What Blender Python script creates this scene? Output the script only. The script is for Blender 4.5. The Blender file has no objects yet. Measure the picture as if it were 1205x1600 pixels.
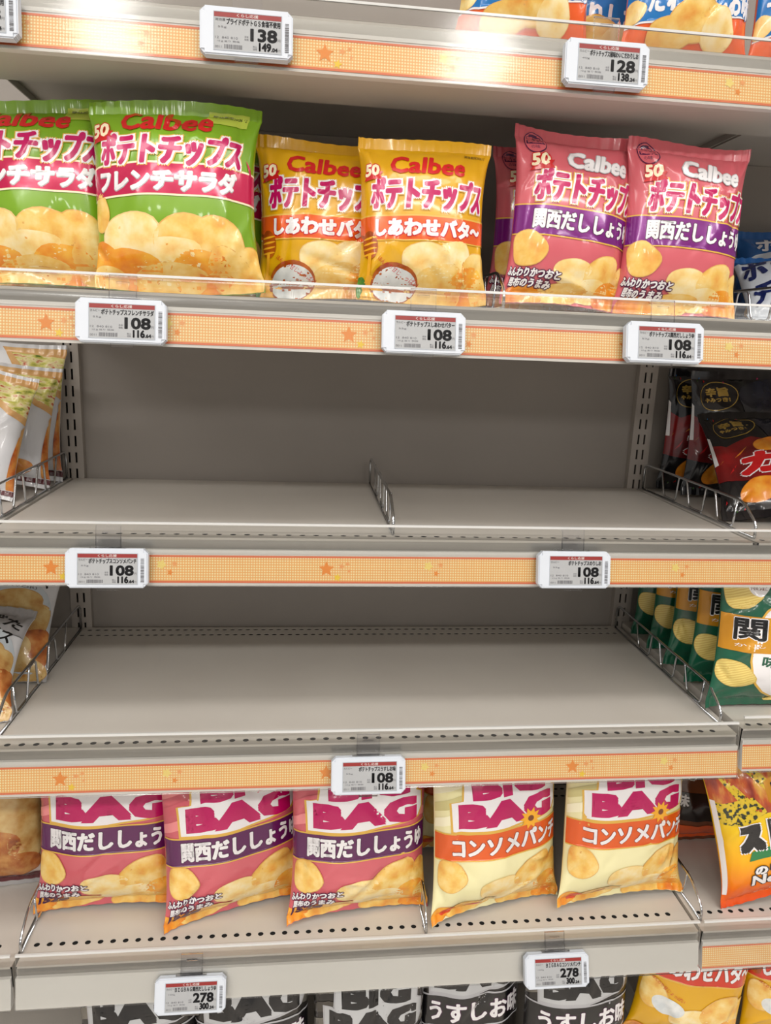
import bpy, bmesh, math, random
import numpy as np
from mathutils import Matrix, Vector
from mathutils.geometry import tessellate_polygon

SC = bpy.context.scene
COL = SC.collection
PI = math.pi

# ------------------------------------------------------------------ camera
cam_data = bpy.data.cameras.new('camera')
cam_data.sensor_fit = 'HORIZONTAL'
cam_data.sensor_width = 36.0
cam_data.lens = 36.0 * 1168.1 / 1205.0
cam_data.clip_start = 0.02
cam = bpy.data.objects.new('camera', cam_data)
COL.objects.link(cam)
yaw, pitch, roll = (math.radians(a) for a in (6.617, 12.870, 2.295))
fw = Vector((math.sin(yaw), math.cos(yaw), 0)); rt = Vector((math.cos(yaw), -math.sin(yaw), 0)); up = Vector((0, 0, 1))
fw2 = fw * math.cos(pitch) - up * math.sin(pitch); up2 = up * math.cos(pitch) + fw * math.sin(pitch)
rt3 = rt * math.cos(roll) + up2 * math.sin(roll); up3 = up2 * math.cos(roll) - rt * math.sin(roll)
mw = Matrix((rt3, up3, -fw2)).transposed().to_4x4()
mw.translation = Vector((-0.1039, -1.1711, 1.2532))
cam.matrix_world = mw
SC.camera = cam

# ------------------------------------------------------------------ world, lights, exposure
world = bpy.data.worlds.new('store_air'); SC.world = world
world.use_nodes = True
bg = world.node_tree.nodes['Background']
bg.inputs[0].default_value = (1.0, 0.975, 0.945, 1)
bg.inputs[1].default_value = 0.46
SC.view_settings.view_transform = 'Standard'
SC.view_settings.look = 'None'
SC.view_settings.gamma = 1.0
SC.view_settings.use_curve_mapping = False
SC.view_settings.exposure = -0.24

def area_light(name, loc, sx, sy, power, rot=(0, 0, 0), col=(1.0, 0.97, 0.93)):
    l = bpy.data.lights.new(name, 'AREA'); l.shape = 'RECTANGLE'; l.size = sx; l.size_y = sy
    l.energy = power; l.color = col
    o = bpy.data.objects.new(name, l); COL.objects.link(o); o.location = loc; o.rotation_euler = rot
    return o
for lx in (-0.72, 0.45):
    area_light('ceiling_lamp', (lx, -2.05, 2.82), 0.20, 1.1, 9)
for lx in (-2.6, -1.3, 0.0, 1.3, 2.6):
    area_light('ceiling_lamp', (lx, -1.30, 2.84), 1.2, 0.3, 9)
for lx in (-2.6, -1.3, 0.0, 1.3, 2.6):
    area_light('ceiling_lamp', (lx, -3.05, 2.84), 1.2, 0.2, 26)
for lx in (-2.2, -0.7, 0.8, 2.3):
    area_light('ceiling_lamp', (lx, -6.6, 2.82), 0.5, 1.5, 50)

# ------------------------------------------------------------------ materials
def lin(c):
    return tuple(((x / 255) / 12.92 if x / 255 <= 0.04045 else ((x / 255 + 0.055) / 1.055) ** 2.4) for x in c) + (1.0,)

MATS = {}
def new_mat(name):
    m = bpy.data.materials.new(name); m.use_nodes = True
    return m, m.node_tree.nodes, m.node_tree.links, m.node_tree.nodes['Principled BSDF']

def noise(N, L, scale, detail=3, coord='Object', stretch=None, rough=0.5):
    tc = N.new('ShaderNodeTexCoord'); n = N.new('ShaderNodeTexNoise')
    n.inputs['Scale'].default_value = scale; n.inputs['Detail'].default_value = detail
    n.inputs['Roughness'].default_value = rough
    if stretch:
        mp = N.new('ShaderNodeMapping'); mp.inputs['Scale'].default_value = stretch
        L.new(tc.outputs[coord], mp.inputs['Vector']); L.new(mp.outputs[0], n.inputs['Vector'])
    else:
        L.new(tc.outputs[coord], n.inputs['Vector'])
    return n

def ramp(N, L, src, stops):
    r = N.new('ShaderNodeValToRGB'); e = r.color_ramp.elements
    while len(e) < len(stops): e.new(0.5)
    for k, (p, c) in enumerate(stops):
        e[k].position = p; e[k].color = lin(c)
    L.new(src, r.inputs[0]); return r

def bump(N, L, B, src, strength, dist):
    b = N.new('ShaderNodeBump'); b.inputs['Strength'].default_value = strength; b.inputs['Distance'].default_value = dist
    L.new(src, b.inputs['Height']); L.new(b.outputs[0], B.inputs['Normal']); L.new(b.outputs[0], B.inputs['Coat Normal'])

def paint(name, c, rough=0.5, metal=0.0, spec=0.5, var=None, vscale=6, stretch=None, bstr=0.0, bscale=200):
    if name in MATS: return MATS[name]
    m, N, L, B = new_mat(name)
    B.inputs['Base Color'].default_value = lin(c); B.inputs['Roughness'].default_value = rough
    B.inputs['Metallic'].default_value = metal; B.inputs['Specular IOR Level'].default_value = spec
    if var:
        n = noise(N, L, vscale, 4, stretch=stretch)
        L.new(ramp(N, L, n.outputs[0], [(0.3, c), (0.7, var)]).outputs[0], B.inputs['Base Color'])
    if bstr:
        n2 = noise(N, L, bscale, 2, stretch=stretch); bump(N, L, B, n2.outputs[0], bstr, 0.001)
    MATS[name] = m; return m

def film(name, c, c2=None, scale=30, rough=0.26, metal=0.0, coat=0.55, stops=None, stretch=None, detail=4):
    """printed plastic film of a crisp bag: glossy, finely crumpled"""
    if name in MATS: return MATS[name]
    m, N, L, B = new_mat(name)
    B.inputs['Base Color'].default_value = lin(c); B.inputs['Roughness'].default_value = rough
    B.inputs['Metallic'].default_value = metal; B.inputs['Coat Weight'].default_value = coat
    B.inputs['Coat Roughness'].default_value = 0.07
    if c2 or stops:
        n = noise(N, L, scale, detail, stretch=stretch)
        L.new(ramp(N, L, n.outputs[0], stops or [(0.35, c), (0.65, c2)]).outputs[0], B.inputs['Base Color'])
    n2 = noise(N, L, 13, 2, stretch=(1.3, 1, 0.6), rough=0.5)
    n2.noise_type = 'RIDGED_MULTIFRACTAL'
    bump(N, L, B, n2.outputs[0], 0.7, 0.004)
    MATS[name] = m; return m

def ridged_film(name, c, c2):
    if name in MATS: return MATS[name]
    m, N, L, B = new_mat(name)
    B.inputs['Roughness'].default_value = 0.3
    tc = N.new('ShaderNodeTexCoord'); mp = N.new('ShaderNodeMapping'); mp.inputs['Rotation'].default_value = (0, 0.35, 0)
    w = N.new('ShaderNodeTexWave'); w.bands_direction = 'Z'; w.inputs['Scale'].default_value = 95; w.inputs['Distortion'].default_value = 1.5
    L.new(tc.outputs['Object'], mp.inputs['Vector']); L.new(mp.outputs[0], w.inputs['Vector'])
    L.new(ramp(N, L, w.outputs['Fac'], [(0.25, c), (0.75, c2)]).outputs[0], B.inputs['Base Color'])
    MATS[name] = m; return m

def clear_plastic(name, tint=(235, 236, 234), base=0.07, rough=0.1, streak=0.0):
    if name in MATS: return MATS[name]
    m, N, L, B = new_mat(name)
    N.remove(B)
    out = [n for n in N if n.type == 'OUTPUT_MATERIAL'][0]
    t = N.new('ShaderNodeBsdfTransparent'); t.inputs[0].default_value = lin(tint)
    g = N.new('ShaderNodeBsdfGlossy'); g.inputs['Roughness'].default_value = rough
    f = N.new('ShaderNodeFresnel'); f.inputs[0].default_value = 1.36
    a = N.new('ShaderNodeMath'); a.operation = 'ADD'; a.inputs[1].default_value = base
    L.new(f.outputs[0], a.inputs[0])
    mx = N.new('ShaderNodeMixShader'); L.new(a.outputs[0], mx.inputs[0]); L.new(t.outputs[0], mx.inputs[1]); L.new(g.outputs[0], mx.inputs[2])
    if streak:
        n = noise(N, L, 60, 3, stretch=(0.02, 1, 1)); b = N.new('ShaderNodeBump'); b.inputs['Strength'].default_value = streak
        b.inputs['Distance'].default_value = 0.002; L.new(n.outputs[0], b.inputs['Height']); L.new(b.outputs[0], g.inputs['Normal'])
    L.new(mx.outputs[0], out.inputs[0])
    MATS[name] = m; return m

BEIGE = paint('beige_enamel', (198, 193, 185), 0.36, var=(190, 184, 176), vscale=5, bstr=0.05, bscale=500)
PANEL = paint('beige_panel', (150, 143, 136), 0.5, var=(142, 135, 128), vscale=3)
UPR = paint('beige_upright', (166, 158, 150), 0.45)
DARK = paint('hollow_shade', (18, 17, 16), 0.9)  # near-black colour that paints the shade inside hollow steel
CHROME = paint('chrome_wire', (205, 208, 212), 0.12, metal=1.0)
RAILW = paint('rail_white', (218, 216, 212), 0.35)
RAILG = paint('rail_grey', (164, 161, 156), 0.3, metal=0.5, var=(136, 133, 128), vscale=60, stretch=(0.03, 1, 1), bstr=0.2, bscale=80)  # colour streaks paint in blurred reflections of the aisle opposite
GUARD = clear_plastic('clear_guard', (253, 253, 252), 0.02, 0.13, 0.3)
CLEAR = clear_plastic('clear_tab', (253, 253, 254), 0.0, 0.15)
HOUSE = paint('tag_white', (206, 212, 221), 0.35)
EPAPER = paint('epaper_grey', (166, 168, 170), 0.45)
INK = paint('ink_dark', (38, 38, 42), 0.5)
INKG = paint('ink_grey', (96, 96, 100), 0.5)
TAGRED = paint('tag_red', (140, 38, 36), 0.45)
TAGW = paint('tag_text_white', (225, 220, 215), 0.5)
S_OR = paint('star_orange', (243, 148, 44), 0.4); S_YE = paint('star_yellow', (250, 214, 44), 0.4)
S_PA = paint('star_pale', (250, 226, 130), 0.4); S_PE = paint('star_peach', (246, 170, 100), 0.4)
S_RD = paint('strip_red', (232, 118, 70), 0.4)

def strip_material():
    m, N, L, B = new_mat('dotted_strip'); B.inputs['Roughness'].default_value = 0.35
    tc = N.new('ShaderNodeTexCoord'); sp = N.new('ShaderNodeSeparateXYZ'); L.new(tc.outputs['UV'], sp.inputs[0])
    def dist(o):
        a = N.new('ShaderNodeMath'); a.operation = 'FRACT'; L.new(o, a.inputs[0])
        b = N.new('ShaderNodeMath'); b.operation = 'SUBTRACT'; L.new(a.outputs[0], b.inputs[0]); b.inputs[1].default_value = 0.5
        c = N.new('ShaderNodeMath'); c.operation = 'MULTIPLY'; L.new(b.outputs[0], c.inputs[0]); L.new(b.outputs[0], c.inputs[1]); return c.outputs[0]
    s = N.new('ShaderNodeMath'); s.operation = 'ADD'; L.new(dist(sp.outputs[0]), s.inputs[0]); L.new(dist(sp.outputs[1]), s.inputs[1])
    r = ramp(N, L, s.outputs[0], [(0.075, (254, 240, 190)), (0.12, (246, 186, 108))])
    L.new(r.outputs[0], B.inputs['Base Color'])
    return m
STRIP = strip_material()

# ------------------------------------------------------------------ object helpers
def tag(o, label=None, cat=None, group=None, kind=None):
    if label: o['label'] = label
    if cat: o['category'] = cat
    if group: o['group'] = group
    if kind: o['kind'] = kind
    return o

def thing(name, loc, label, cat, group=None, rot=(0, 0, 0)):
    o = bpy.data.objects.new(name, None); COL.objects.link(o)
    o.empty_display_size = 0.02; o.location = loc; o.rotation_euler = rot
    return tag(o, label, cat, group)

def link_mesh(name, me, parent=None):
    o = bpy.data.objects.new(name, me); COL.objects.link(o)
    if parent: o.parent = parent
    return o

class MB:
    """collects boxes, tubes and polygons into one mesh"""
    def __init__(s): s.v = []; s.f = []; s.m = []; s.mats = []; s.sm = []
    def mi(s, m):
        if m not in s.mats: s.mats.append(m)
        return s.mats.index(m)
    def add(s, vs, fs, m, smooth=False):
        b = len(s.v); s.v += [tuple(v) for v in vs]; k = s.mi(m)
        for f in fs: s.f.append([b + i for i in f]); s.m.append(k); s.sm.append(smooth)
    def box(s, x0, x1, y0, y1, z0, z1, m):
        vs = [(x, y, z) for x in (x0, x1) for y in (y0, y1) for z in (z0, z1)]
        s.add(vs, [(0, 1, 3, 2), (4, 6, 7, 5), (0, 4, 5, 1), (2, 3, 7, 6), (0, 2, 6, 4), (1, 5, 7, 3)], m)
    def prism_x(s, prof, x0, x1, m):
        n = len(prof); vs = [(x0, y, z) for y, z in prof] + [(x1, y, z) for y, z in prof]
        fs = [(i, (i + 1) % n, n + (i + 1) % n, n + i) for i in range(n)] + [tuple(range(n))[::-1], tuple(range(n, 2 * n))]
        s.add(vs, fs, m)
    def tube(s, pts, r, m, n=8):
        pts = [Vector(p) for p in pts]; rings = []
        ref = None
        for i, p in enumerate(pts):
            a = (pts[i] - pts[i - 1]).normalized() if i else None
            b = (pts[i + 1] - pts[i]).normalized() if i < len(pts) - 1 else None
            t = ((a or b) + (b or a)).normalized()
            if ref is None: ref = t.orthogonal().normalized()
            ref = (ref - t * ref.dot(t)).normalized(); q = t.cross(ref)
            rings.append([p + (ref * math.cos(2 * PI * k / n) + q * math.sin(2 * PI * k / n)) * r for k in range(n)])
        vs = [v for R in rings for v in R]; fs = []
        for i in range(len(rings) - 1):
            for k in range(n): fs.append((i * n + k, i * n + (k + 1) % n, (i + 1) * n + (k + 1) % n, (i + 1) * n + k))
        fs += [tuple(range(n))[::-1], tuple(range((len(rings) - 1) * n, len(rings) * n))]
        s.add(vs, fs, m, True)
    def build(s, name, parent=None, fixn=True):
        me = bpy.data.meshes.new(name); me.from_pydata(s.v, [], s.f)
        for m in s.mats: me.materials.append(m)
        me.polygons.foreach_set('material_index', s.m); me.polygons.foreach_set('use_smooth', s.sm)
        if fixn:
            bm = bmesh.new(); bm.from_mesh(me); bmesh.ops.recalc_face_normals(bm, faces=bm.faces); bm.to_mesh(me); bm.free()
        me.update(); return link_mesh(name, me, parent)

def rounded(pts, r, k=4):
    """round the corners of a polyline"""
    pts = [Vector(p) for p in pts]; out = [pts[0]]
    for i in range(1, len(pts) - 1):
        a, b, c = pts[i - 1], pts[i], pts[i + 1]
        ra = min(r, (a - b).length * 0.45); rc = min(r, (c - b).length * 0.45)
        p = b + (a - b).normalized() * ra; q = b + (c - b).normalized() * rc
        for j in range(k + 1):
            t = j / k; out.append(p * (1 - t) ** 2 + b * 2 * t * (1 - t) + q * t * t)
    return out + [pts[-1]]

def bevel_box(name, w, h, d, r, mat, parent):
    bm = bmesh.new(); bmesh.ops.create_cube(bm, size=1)
    for v in bm.verts: v.co = Vector((v.co.x * w, v.co.y * d, v.co.z * h))
    ed = [e for e in bm.edges if abs((e.verts[0].co - e.verts[1].co).y) > d * 0.5]
    bmesh.ops.bevel(bm, geom=ed, offset=r, segments=4, affect='EDGES')
    bmesh.ops.bevel(bm, geom=[e for e in bm.edges if e.calc_face_angle(0) > 1.0], offset=0.0012, segments=2, affect='EDGES')
    me = bpy.data.meshes.new(name); bm.to_mesh(me); bm.free(); me.materials.append(mat)
    for p in me.polygons: p.use_smooth = False
    return link_mesh(name, me, parent)

# ------------------------------------------------------------------ lettering as geometry
TXT = {}
def text_flat(s, off=0.0, shear=0.0, res=3):
    key = (s, off, shear, res)
    if key not in TXT:
        c = bpy.data.curves.new('lettering', 'FONT'); c.body = s; c.offset = off; c.shear = shear; c.resolution_u = res; c.fill_mode = 'FRONT'
        o = bpy.data.objects.new('lettering', c); COL.objects.link(o); bpy.context.view_layer.update()
        dg = bpy.context.evaluated_depsgraph_get()
        me = bpy.data.meshes.new_from_object(o.evaluated_get(dg))
        me.calc_loop_triangles()
        V = np.array([v.co[:2] for v in me.vertices]); F = np.array([t.vertices[:] for t in me.loop_triangles])
        bpy.data.objects.remove(o); bpy.data.curves.remove(c); bpy.data.meshes.remove(me)
        TXT[key] = (V, F)
    return TXT[key]

def text_box(s, x0, y0, x1, y1, off=0.0, shear=0.0, rot=0.0, grow=0.0, nd=8, res=3, sharp=True):
    """lettering fitted to a box, optionally thickened by GROW (same units as the box)"""
    V, F = text_flat(s, off, shear, res)
    mn, mx = V.min(0), V.max(0)
    P = (V - mn) / np.maximum(mx - mn, 1e-6) * np.array([x1 - x0, y1 - y0]) + np.array([x0, y0])
    if rot:
        c = np.array([(x0 + x1) / 2, (y0 + y1) / 2]); ca, sa = math.cos(rot), math.sin(rot)
        P = (P - c) @ np.array([[ca, sa], [-sa, ca]]) + c
    if grow > 0:
        Vs, Fs = [P], [F]
        for k in range(nd):
            a = 2 * PI * (k + 0.5) / nd; ca, sa = math.cos(a), math.sin(a)
            q = (0.88 / max(abs(ca), abs(sa))) if sharp else 1.0      # sharp: square pen, mitred corners
            Vs.append(P + grow * q * np.array([ca, sa])); Fs.append(F + len(P) * (k + 1))
        P, F = np.concatenate(Vs), np.concatenate(Fs)
    return P, F

def flat_part(name, items, parent, plane):
    """items: (V2, F, mat, layer) put on PLANE(x, y, layer) -> 3D point; one mesh"""
    mb = MB()
    for V, F, m, ly in items:
        mb.add([plane(x, y, ly) for x, y in V], [tuple(f) for f in F], m)
    return mb.build(name, parent, fixn=False)

def poly_tris(pts):
    pts = [Vector((p[0], p[1], 0)) for p in pts]
    return np.array([p[:2] for p in pts]), np.array(tessellate_polygon([pts]))

def rect(x0, y0, x1, y1): return np.array([(x0, y0), (x1, y0), (x1, y1), (x0, y1)]), np.array([(0, 1, 2), (0, 2, 3)])

def star_pts(cx, cy, r, rot=0.0, inner=0.45):
    return [(cx + (r if k % 2 == 0 else r * inner) * math.sin(rot + k * PI / 5), cy + (r if k % 2 == 0 else r * inner) * math.cos(rot + k * PI / 5)) for k in range(10)]

# ------------------------------------------------------------------ the store shell
f = MB(); f.box(-5, 5, -9, 1.5, -0.05, 0, paint('floor_tile', (205, 198, 190), 0.25, var=(196, 190, 182), vscale=2)); tag(f.build('floor'), kind='structure')
f = MB(); f.box(-5, 5, -9, 1.5, 2.9, 2.95, paint('ceiling_white', (235, 232, 228), 0.8)); tag(f.build('ceiling'), kind='structure')

# ------------------------------------------------------------------ shelving
SH = {1: dict(z=1.559, d=0.360), 2: dict(z=1.292, d=0.376), 3: dict(z=1.0304, d=0.355), 4: dict(z=0.787, d=0.381), 5: dict(z=0.4795, d=0.365)}
BACK = 0.012
BAYX = {-1: -0.9, 0: 0.0, 1: 0.9}

frame = thing('shelving_frame', (0, 0.03, 0), 'beige steel back frame with slotted uprights behind all the shelves', 'shelving frame')
frame.location = (0, 0, 0)
for b, cx in BAYX.items():
    m = MB(); m.box(cx - 0.4345, cx + 0.4345, BACK, BACK + 0.02, 0.02, 2.0, PANEL); m.build('back_panel', frame)
for ux in (-0.45, 0.45):
    m = MB(); w = 0.0155
    cols = [(-0.0065, -0.0035), (0.0035, 0.0065)]
    xs = [-w, -0.0065, -0.0035, 0.0035, 0.0065, w]
    z0, z1 = 0.02, 2.0
    for i in (0, 2, 4): m.box(ux + xs[i], ux + xs[i + 1], 0, 0.002, z0, z1, UPR)
    for a, c in cols:
        z = z0
        while z < z1 - 0.02:
            m.box(ux + a, ux + c, 0, 0.002, z, z + 0.009, UPR); z += 0.025
    m.box(ux - w, ux - w + 0.002, 0.002, 0.032, z0, z1, UPR); m.box(ux + w - 0.002, ux + w, 0.002, 0.032, z0, z1, UPR)
    m.box(ux - w + 0.002, ux + w - 0.002, 0.03, 0.032, z0, z1, DARK)  # near-black backing, painted shade behind the slots
    m.build('upright', frame)
m = MB(); m.box(-1.35, 1.35, -0.34, BACK, 0.0, 0.15, BEIGE); m.build('plinth', frame)

def holed_row(m, x0, x1, yc, z, pitch, rx, ry, half, mat, offset=0.0):
    """a strip of the top plate, HALF deep either side of YC, pierced by a row of round holes"""
    n = int((x1 - x0 - 0.01 - offset) / pitch); s0 = x0 + offset; K = 12
    if offset: m.add([(x0, yc - half, z), (s0, yc - half, z), (s0, yc + half, z), (x0, yc + half, z)], [(0, 1, 2, 3)], mat)
    for i in range(n):
        cx = s0 + (i + 0.5) * pitch; ring, sq, low = [], [], []
        for k in range(K):
            a = 2 * PI * (k + 0.5) / K; ca, sa = math.cos(a), math.sin(a); q = max(abs(ca), abs(sa))
            ring.append((cx + rx * ca, yc + ry * sa, z)); sq.append((cx + pitch / 2 * ca / q, yc + half * sa / q, z)); low.append((cx + rx * ca, yc + ry * sa, z - 0.0006))
        vs = sq + ring + low; fs = []
        for k in range(K):
            j = (k + 1) % K; fs += [(k, j, K + j, K + k), (K + k, K + j, 2 * K + j, 2 * K + k)]
        # corners of the square cell
        m.add(vs, fs, mat)
        for sx in (-1, 1):
            for sy in (-1, 1):
                cor = (cx + sx * pitch / 2, yc + sy * half, z)
                near = sorted(range(K), key=lambda k: (sq[k][0] - cor[0]) ** 2 + (sq[k][1] - cor[1]) ** 2)[:2]
                m.add([cor, sq[near[0]], sq[near[1]]], [(0, 1, 2)], mat)
    e = s0 + n * pitch
    if e < x1: m.add([(e, yc - half, z), (x1, yc - half, z), (x1, yc + half, z), (e, yc + half, z)], [(0, 1, 2, 3)], mat)

def quad(m, x0, x1, y0, y1, z, mat): m.add([(x0, y0, z), (x1, y0, z), (x1, y1, z), (x0, y1, z)], [(0, 1, 2, 3)], mat)

def shelf(level, bay, label, holes=None, strip=True, rail=True, stars=0.05, z=None, d=None, ex=(0.0, 0.0)):
    z = SH[level]['z'] if z is None else z; d = SH[level]['d'] if d is None else d
    cx = BAYX[bay]; x0, x1 = cx - 0.4475, cx + 0.4475
    t = thing('shelf', (cx, 0, z), label, 'shelf', None)
    inv = Matrix.Translation((-cx, 0, -z))
    m = MB(); yf = -d + 0.013
    rows = sorted(holes or [])
    y = yf
    for (yc, half, pitch, rx, ry, off) in rows:
        if yc - half > y: quad(m, x0, x1, y, yc - half, z, BEIGE)
        holed_row(m, x0, x1, yc, z, pitch, rx, ry, half, BEIGE, off); y = yc + half
    quad(m, x0, x1, y, -0.001, z, BEIGE)
    # near-black sheet painting the shade inside, underside pan and the boxed front flange
    m.box(x0 + 0.002, x1 - 0.002, yf + 0.002, -0.003, z - 0.004, z - 0.002, DARK)
    m.box(x0, x1, yf, yf + 0.0015, z - 0.05, z - 0.0002, BEIGE)
    m.box(x0, x1, -0.003, -0.001, z - 0.022, z - 0.0002, BEIGE)
    for sx in (x0, x1 - 0.0015): m.box(sx, sx + 0.0015, yf, -0.001, z - 0.03, z - 0.0002, BEIGE)
    m.box(x0, x1, yf + 0.1, -0.001, z - 0.022, z - 0.0205, BEIGE)
    m.prism_x([(yf, z - 0.05), (yf + 0.095, z - 0.05), (yf + 0.112, z - 0.0225), (yf, z - 0.0225)], x0 + 0.0005, x1 - 0.0005, BEIGE)
    o = m.build('board', t, fixn=False); o.data.transform(inv)
    if not rail: return t
    # price rail: profile leans back 11 degrees
    ft = -d                               # front plane at the strip's bottom
    r0 = z - 0.050
    sl = 0.013 / 0.066
    yy = lambda h, o=0.0: ft + h * sl + o   # h above the strip's bottom
    rx0, rx1 = x0 + 0.0005 + ex[0], x1 - 0.0005 + ex[1]
    m = MB()
    m.prism_x([(yy(-0.003, 0.002), r0 - 0.003), (yy(0.033, 0.002), r0 + 0.033), (yy(0.033, 0.0085), r0 + 0.033), (yf - 0.0005, r0 - 0.003)], rx0, rx1, RAILW)
    m.prism_x([(yy(0.033, 0.0065), r0 + 0.033), (yy(0.047, 0.0065), r0 + 0.047), (yf - 0.0003, r0 + 0.047), (yf - 0.0003, r0 + 0.033)], rx0, rx1, RAILG)
    m.prism_x([(yy(0.0325, 0.0012), r0 + 0.0325), (yy(0.0365, 0.0012), r0 + 0.0365), (yy(0.0365, 0.007), r0 + 0.0365), (yy(0.0325, 0.007), r0 + 0.0325)], rx0, rx1, RAILW)
    rl = m.build('price_rail', t); rl.data.transform(inv)
    if strip:
        me = bpy.data.meshes.new('printed_strip')
        H = 0.0305
        vs = [(rx0, yy(0.0, 0.0016), r0), (rx1, yy(0.0, 0.0016), r0), (rx1, yy(H, 0.0016), r0 + H), (rx0, yy(H, 0.0016), r0 + H)]
        me.from_pydata(vs, [], [(0, 1, 2, 3)])
        uv = me.uv_layers.new(name='UVMap'); P = 0.0029
        for li, (u, v) in enumerate([(0, 0), ((rx1 - rx0) / P, 0), ((rx1 - rx0) / P, H / P), (0, H / P)]): uv.data[li].uv = (u, v)
        me.materials.append(STRIP)
        for mm in (S_RD, S_OR, S_YE, S_PA, S_PE): me.materials.append(mm)
        bm = bmesh.new(); bm.from_mesh(me)
        def dec(pts, mi, o):
            V, F = poly_tris(pts)
            bv = [bm.verts.new((a, yy(b, 0.0016 - o), r0 + b)) for a, b in V]
            for fa in F:
                q = bm.faces.new([bv[k] for k in fa]); q.material_index = mi
        dec([(rx0, H - 0.0022), (rx1, H - 0.0022), (rx1, H), (rx0, H)], 1, 0.0003)
        dec([(rx0, 0), (rx1, 0), (rx1, 0.0022), (rx0, 0.0022)], 1, 0.0003)
        sx = rx0 + stars
        while sx < rx1 - 0.02:
            dec(star_pts(sx, 0.016, 0.0092), 2, 0.0004); dec(star_pts(sx + 0.0125, 0.0066, 0.0048, 0.2), 3, 0.0005)
            dec(star_pts(sx + 0.017, 0.019, 0.004, 0.3), 5, 0.0003); dec(star_pts(sx + 0.024, 0.022, 0.003, 0.5), 5, 0.0003); dec(star_pts(sx + 0.026, 0.014, 0.0024, 0.1), 5, 0.0003)
            g = sx + 0.118
            if g < rx1 - 0.03:
                dec(star_pts(g, 0.020, 0.0058, 0.4, 0.6), 4, 0.0004); dec(star_pts(g + 0.0145, 0.021, 0.0036, 0.1), 5, 0.0003); dec(star_pts(g + 0.0095, 0.0115, 0.004, 0.3), 2, 0.0003)
            sx += 0.302
        bm.to_mesh(me); bm.free()
        s = link_mesh('printed_strip', me, rl); s.data.transform(inv)
    m = MB(); G = GUARD
    m.prism_x([(yy(-0.003, -0.0008), r0 - 0.003), (yy(0.0645, -0.0008), r0 + 0.0645), (yy(0.0645, 0.0004), r0 + 0.0645), (yy(-0.003, 0.0004), r0 - 0.003)], rx0, rx1, G)
    m.prism_x([(yy(0.0645, -0.0012), r0 + 0.0645), (yy(0.067, -0.0012), r0 + 0.067), (yy(0.067, 0.0015), r0 + 0.067), (yy(0.0645, 0.0015), r0 + 0.0645)], rx0, rx1, paint('guard_bead', (206, 206, 204), 0.15))
    g = m.build('clear_guard', rl); g.data.transform(inv)
    return t

front = lambda y: (y, 0.0079, 0.0158, 0.0037, 0.0036, 0.006)
back2 = [(-0.033, 0.006, 0.0124, 0.0042, 0.0028, 0.0), (-0.012, 0.006, 0.0124, 0.0042, 0.0028, 0.0062)]
shelf(1, 0, 'topmost beige metal shelf with the orange crisp bags', [front(-0.325)], stars=0.118 - 0.06)
shelf(2, 0, 'beige metal shelf carrying the green, yellow and pink small bags', [front(-0.345)], stars=0.088)
shelf(3, 0, 'empty beige metal shelf with one wire divider in the middle', [front(-0.328)], stars=0.071, ex=(0.0, 0.03))
shelf(4, 0, 'empty beige metal shelf with two rows of small holes along its back edge', [front(-0.358)] + back2, stars=0.075)
shelf(5, 0, 'beige metal shelf with a plain grey rail carrying the large pink and cream bags', [front(-0.318)] + back2, strip=False)
shelf(1, 1, 'neighbouring beige shelf under the cut-off orange bag', [front(-0.325)], stars=0.2)
shelf(2, 1, 'neighbouring beige shelf under the blue and white bags', [front(-0.345)], stars=0.2)
shelf(3, 1, 'neighbouring beige shelf under the black and red bags', [front(-0.328)], stars=0.2, ex=(0.031, 0.0))
shelf(4, 1, 'neighbouring beige shelf under the green and gold bags, clear guard on its front', [front(-0.358)], stars=0.2, z=0.795)
shelf(5, 1, 'neighbouring beige shelf under the yellow and orange bag with black lettering', [front(-0.318)], stars=0.2)
shelf(3, -1, 'neighbouring beige shelf under the white bags with sandwich pictures', [front(-0.328)], stars=0.1)
shelf(4, -1, 'neighbouring beige shelf under the pale bags with brush lettering', [front(-0.358)], stars=0.1)
shelf(5, -1, 'neighbouring beige shelf under the white and brown crisp bag', [front(-0.318)], strip=False)
m = MB(); m.box(0.4525, 1.35, -0.34, -0.001, 0.17, 0.225, BEIGE)
tag(m.build('shelf'), 'low beige shelf under the large yellow butter bag', 'shelf')

# ------------------------------------------------------------------ wire dividers
def divider(x, y0, y1, z, label, h=0.042):
    t = thing('wire_divider', (x, y0, z), label, 'shelf divider', 'chrome wire dividers')
    L = y1 - y0; r = 0.0016
    m = MB(); m.tube(rounded([(0, 0.0, r), (0, 0.0, h * 0.48), (0, 0.035, h * 0.98), (0, L, h), (0, L, r)], 0.012), r * 1.15, CHROME); m.build('top_wire', t)
    m = MB(); m.tube([(0, 0.0, r), (0, L, r)], r, CHROME); m.build('base_wire', t)
    pts = []; y = 0.05
    while y < L - 0.07:
        pts += [(0.0022, y, h - 0.001), (0.0022, y + 0.004, 0.0035), (0.0022, y + 0.04, 0.0035), (0.0022, y + 0.055, h - 0.001)]; y += 0.078
    m = MB(); m.tube(rounded(pts, 0.006, 3), r * 0.9, CHROME); m.build('zigzag_wire', t)
    return t
divider(0.1115, -0.347, -0.03, SH[2]['z'], 'chrome wire divider left of the front pink bags on the bag-filled shelf')
divider(0.452, -0.347, -0.03, SH[2]['z'], 'chrome wire divider right of the last small pink bag')
divider(-0.458, -0.32, -0.008, SH[3]['z'], 'chrome wire divider beside the white sandwich bags')
divider(0.004, -0.325, -0.008, SH[3]['z'], 'lone chrome wire divider in the middle of the empty shelf')
divider(0.458, -0.325, -0.008, SH[3]['z'], 'chrome wire divider beside the black and red bags')
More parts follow.
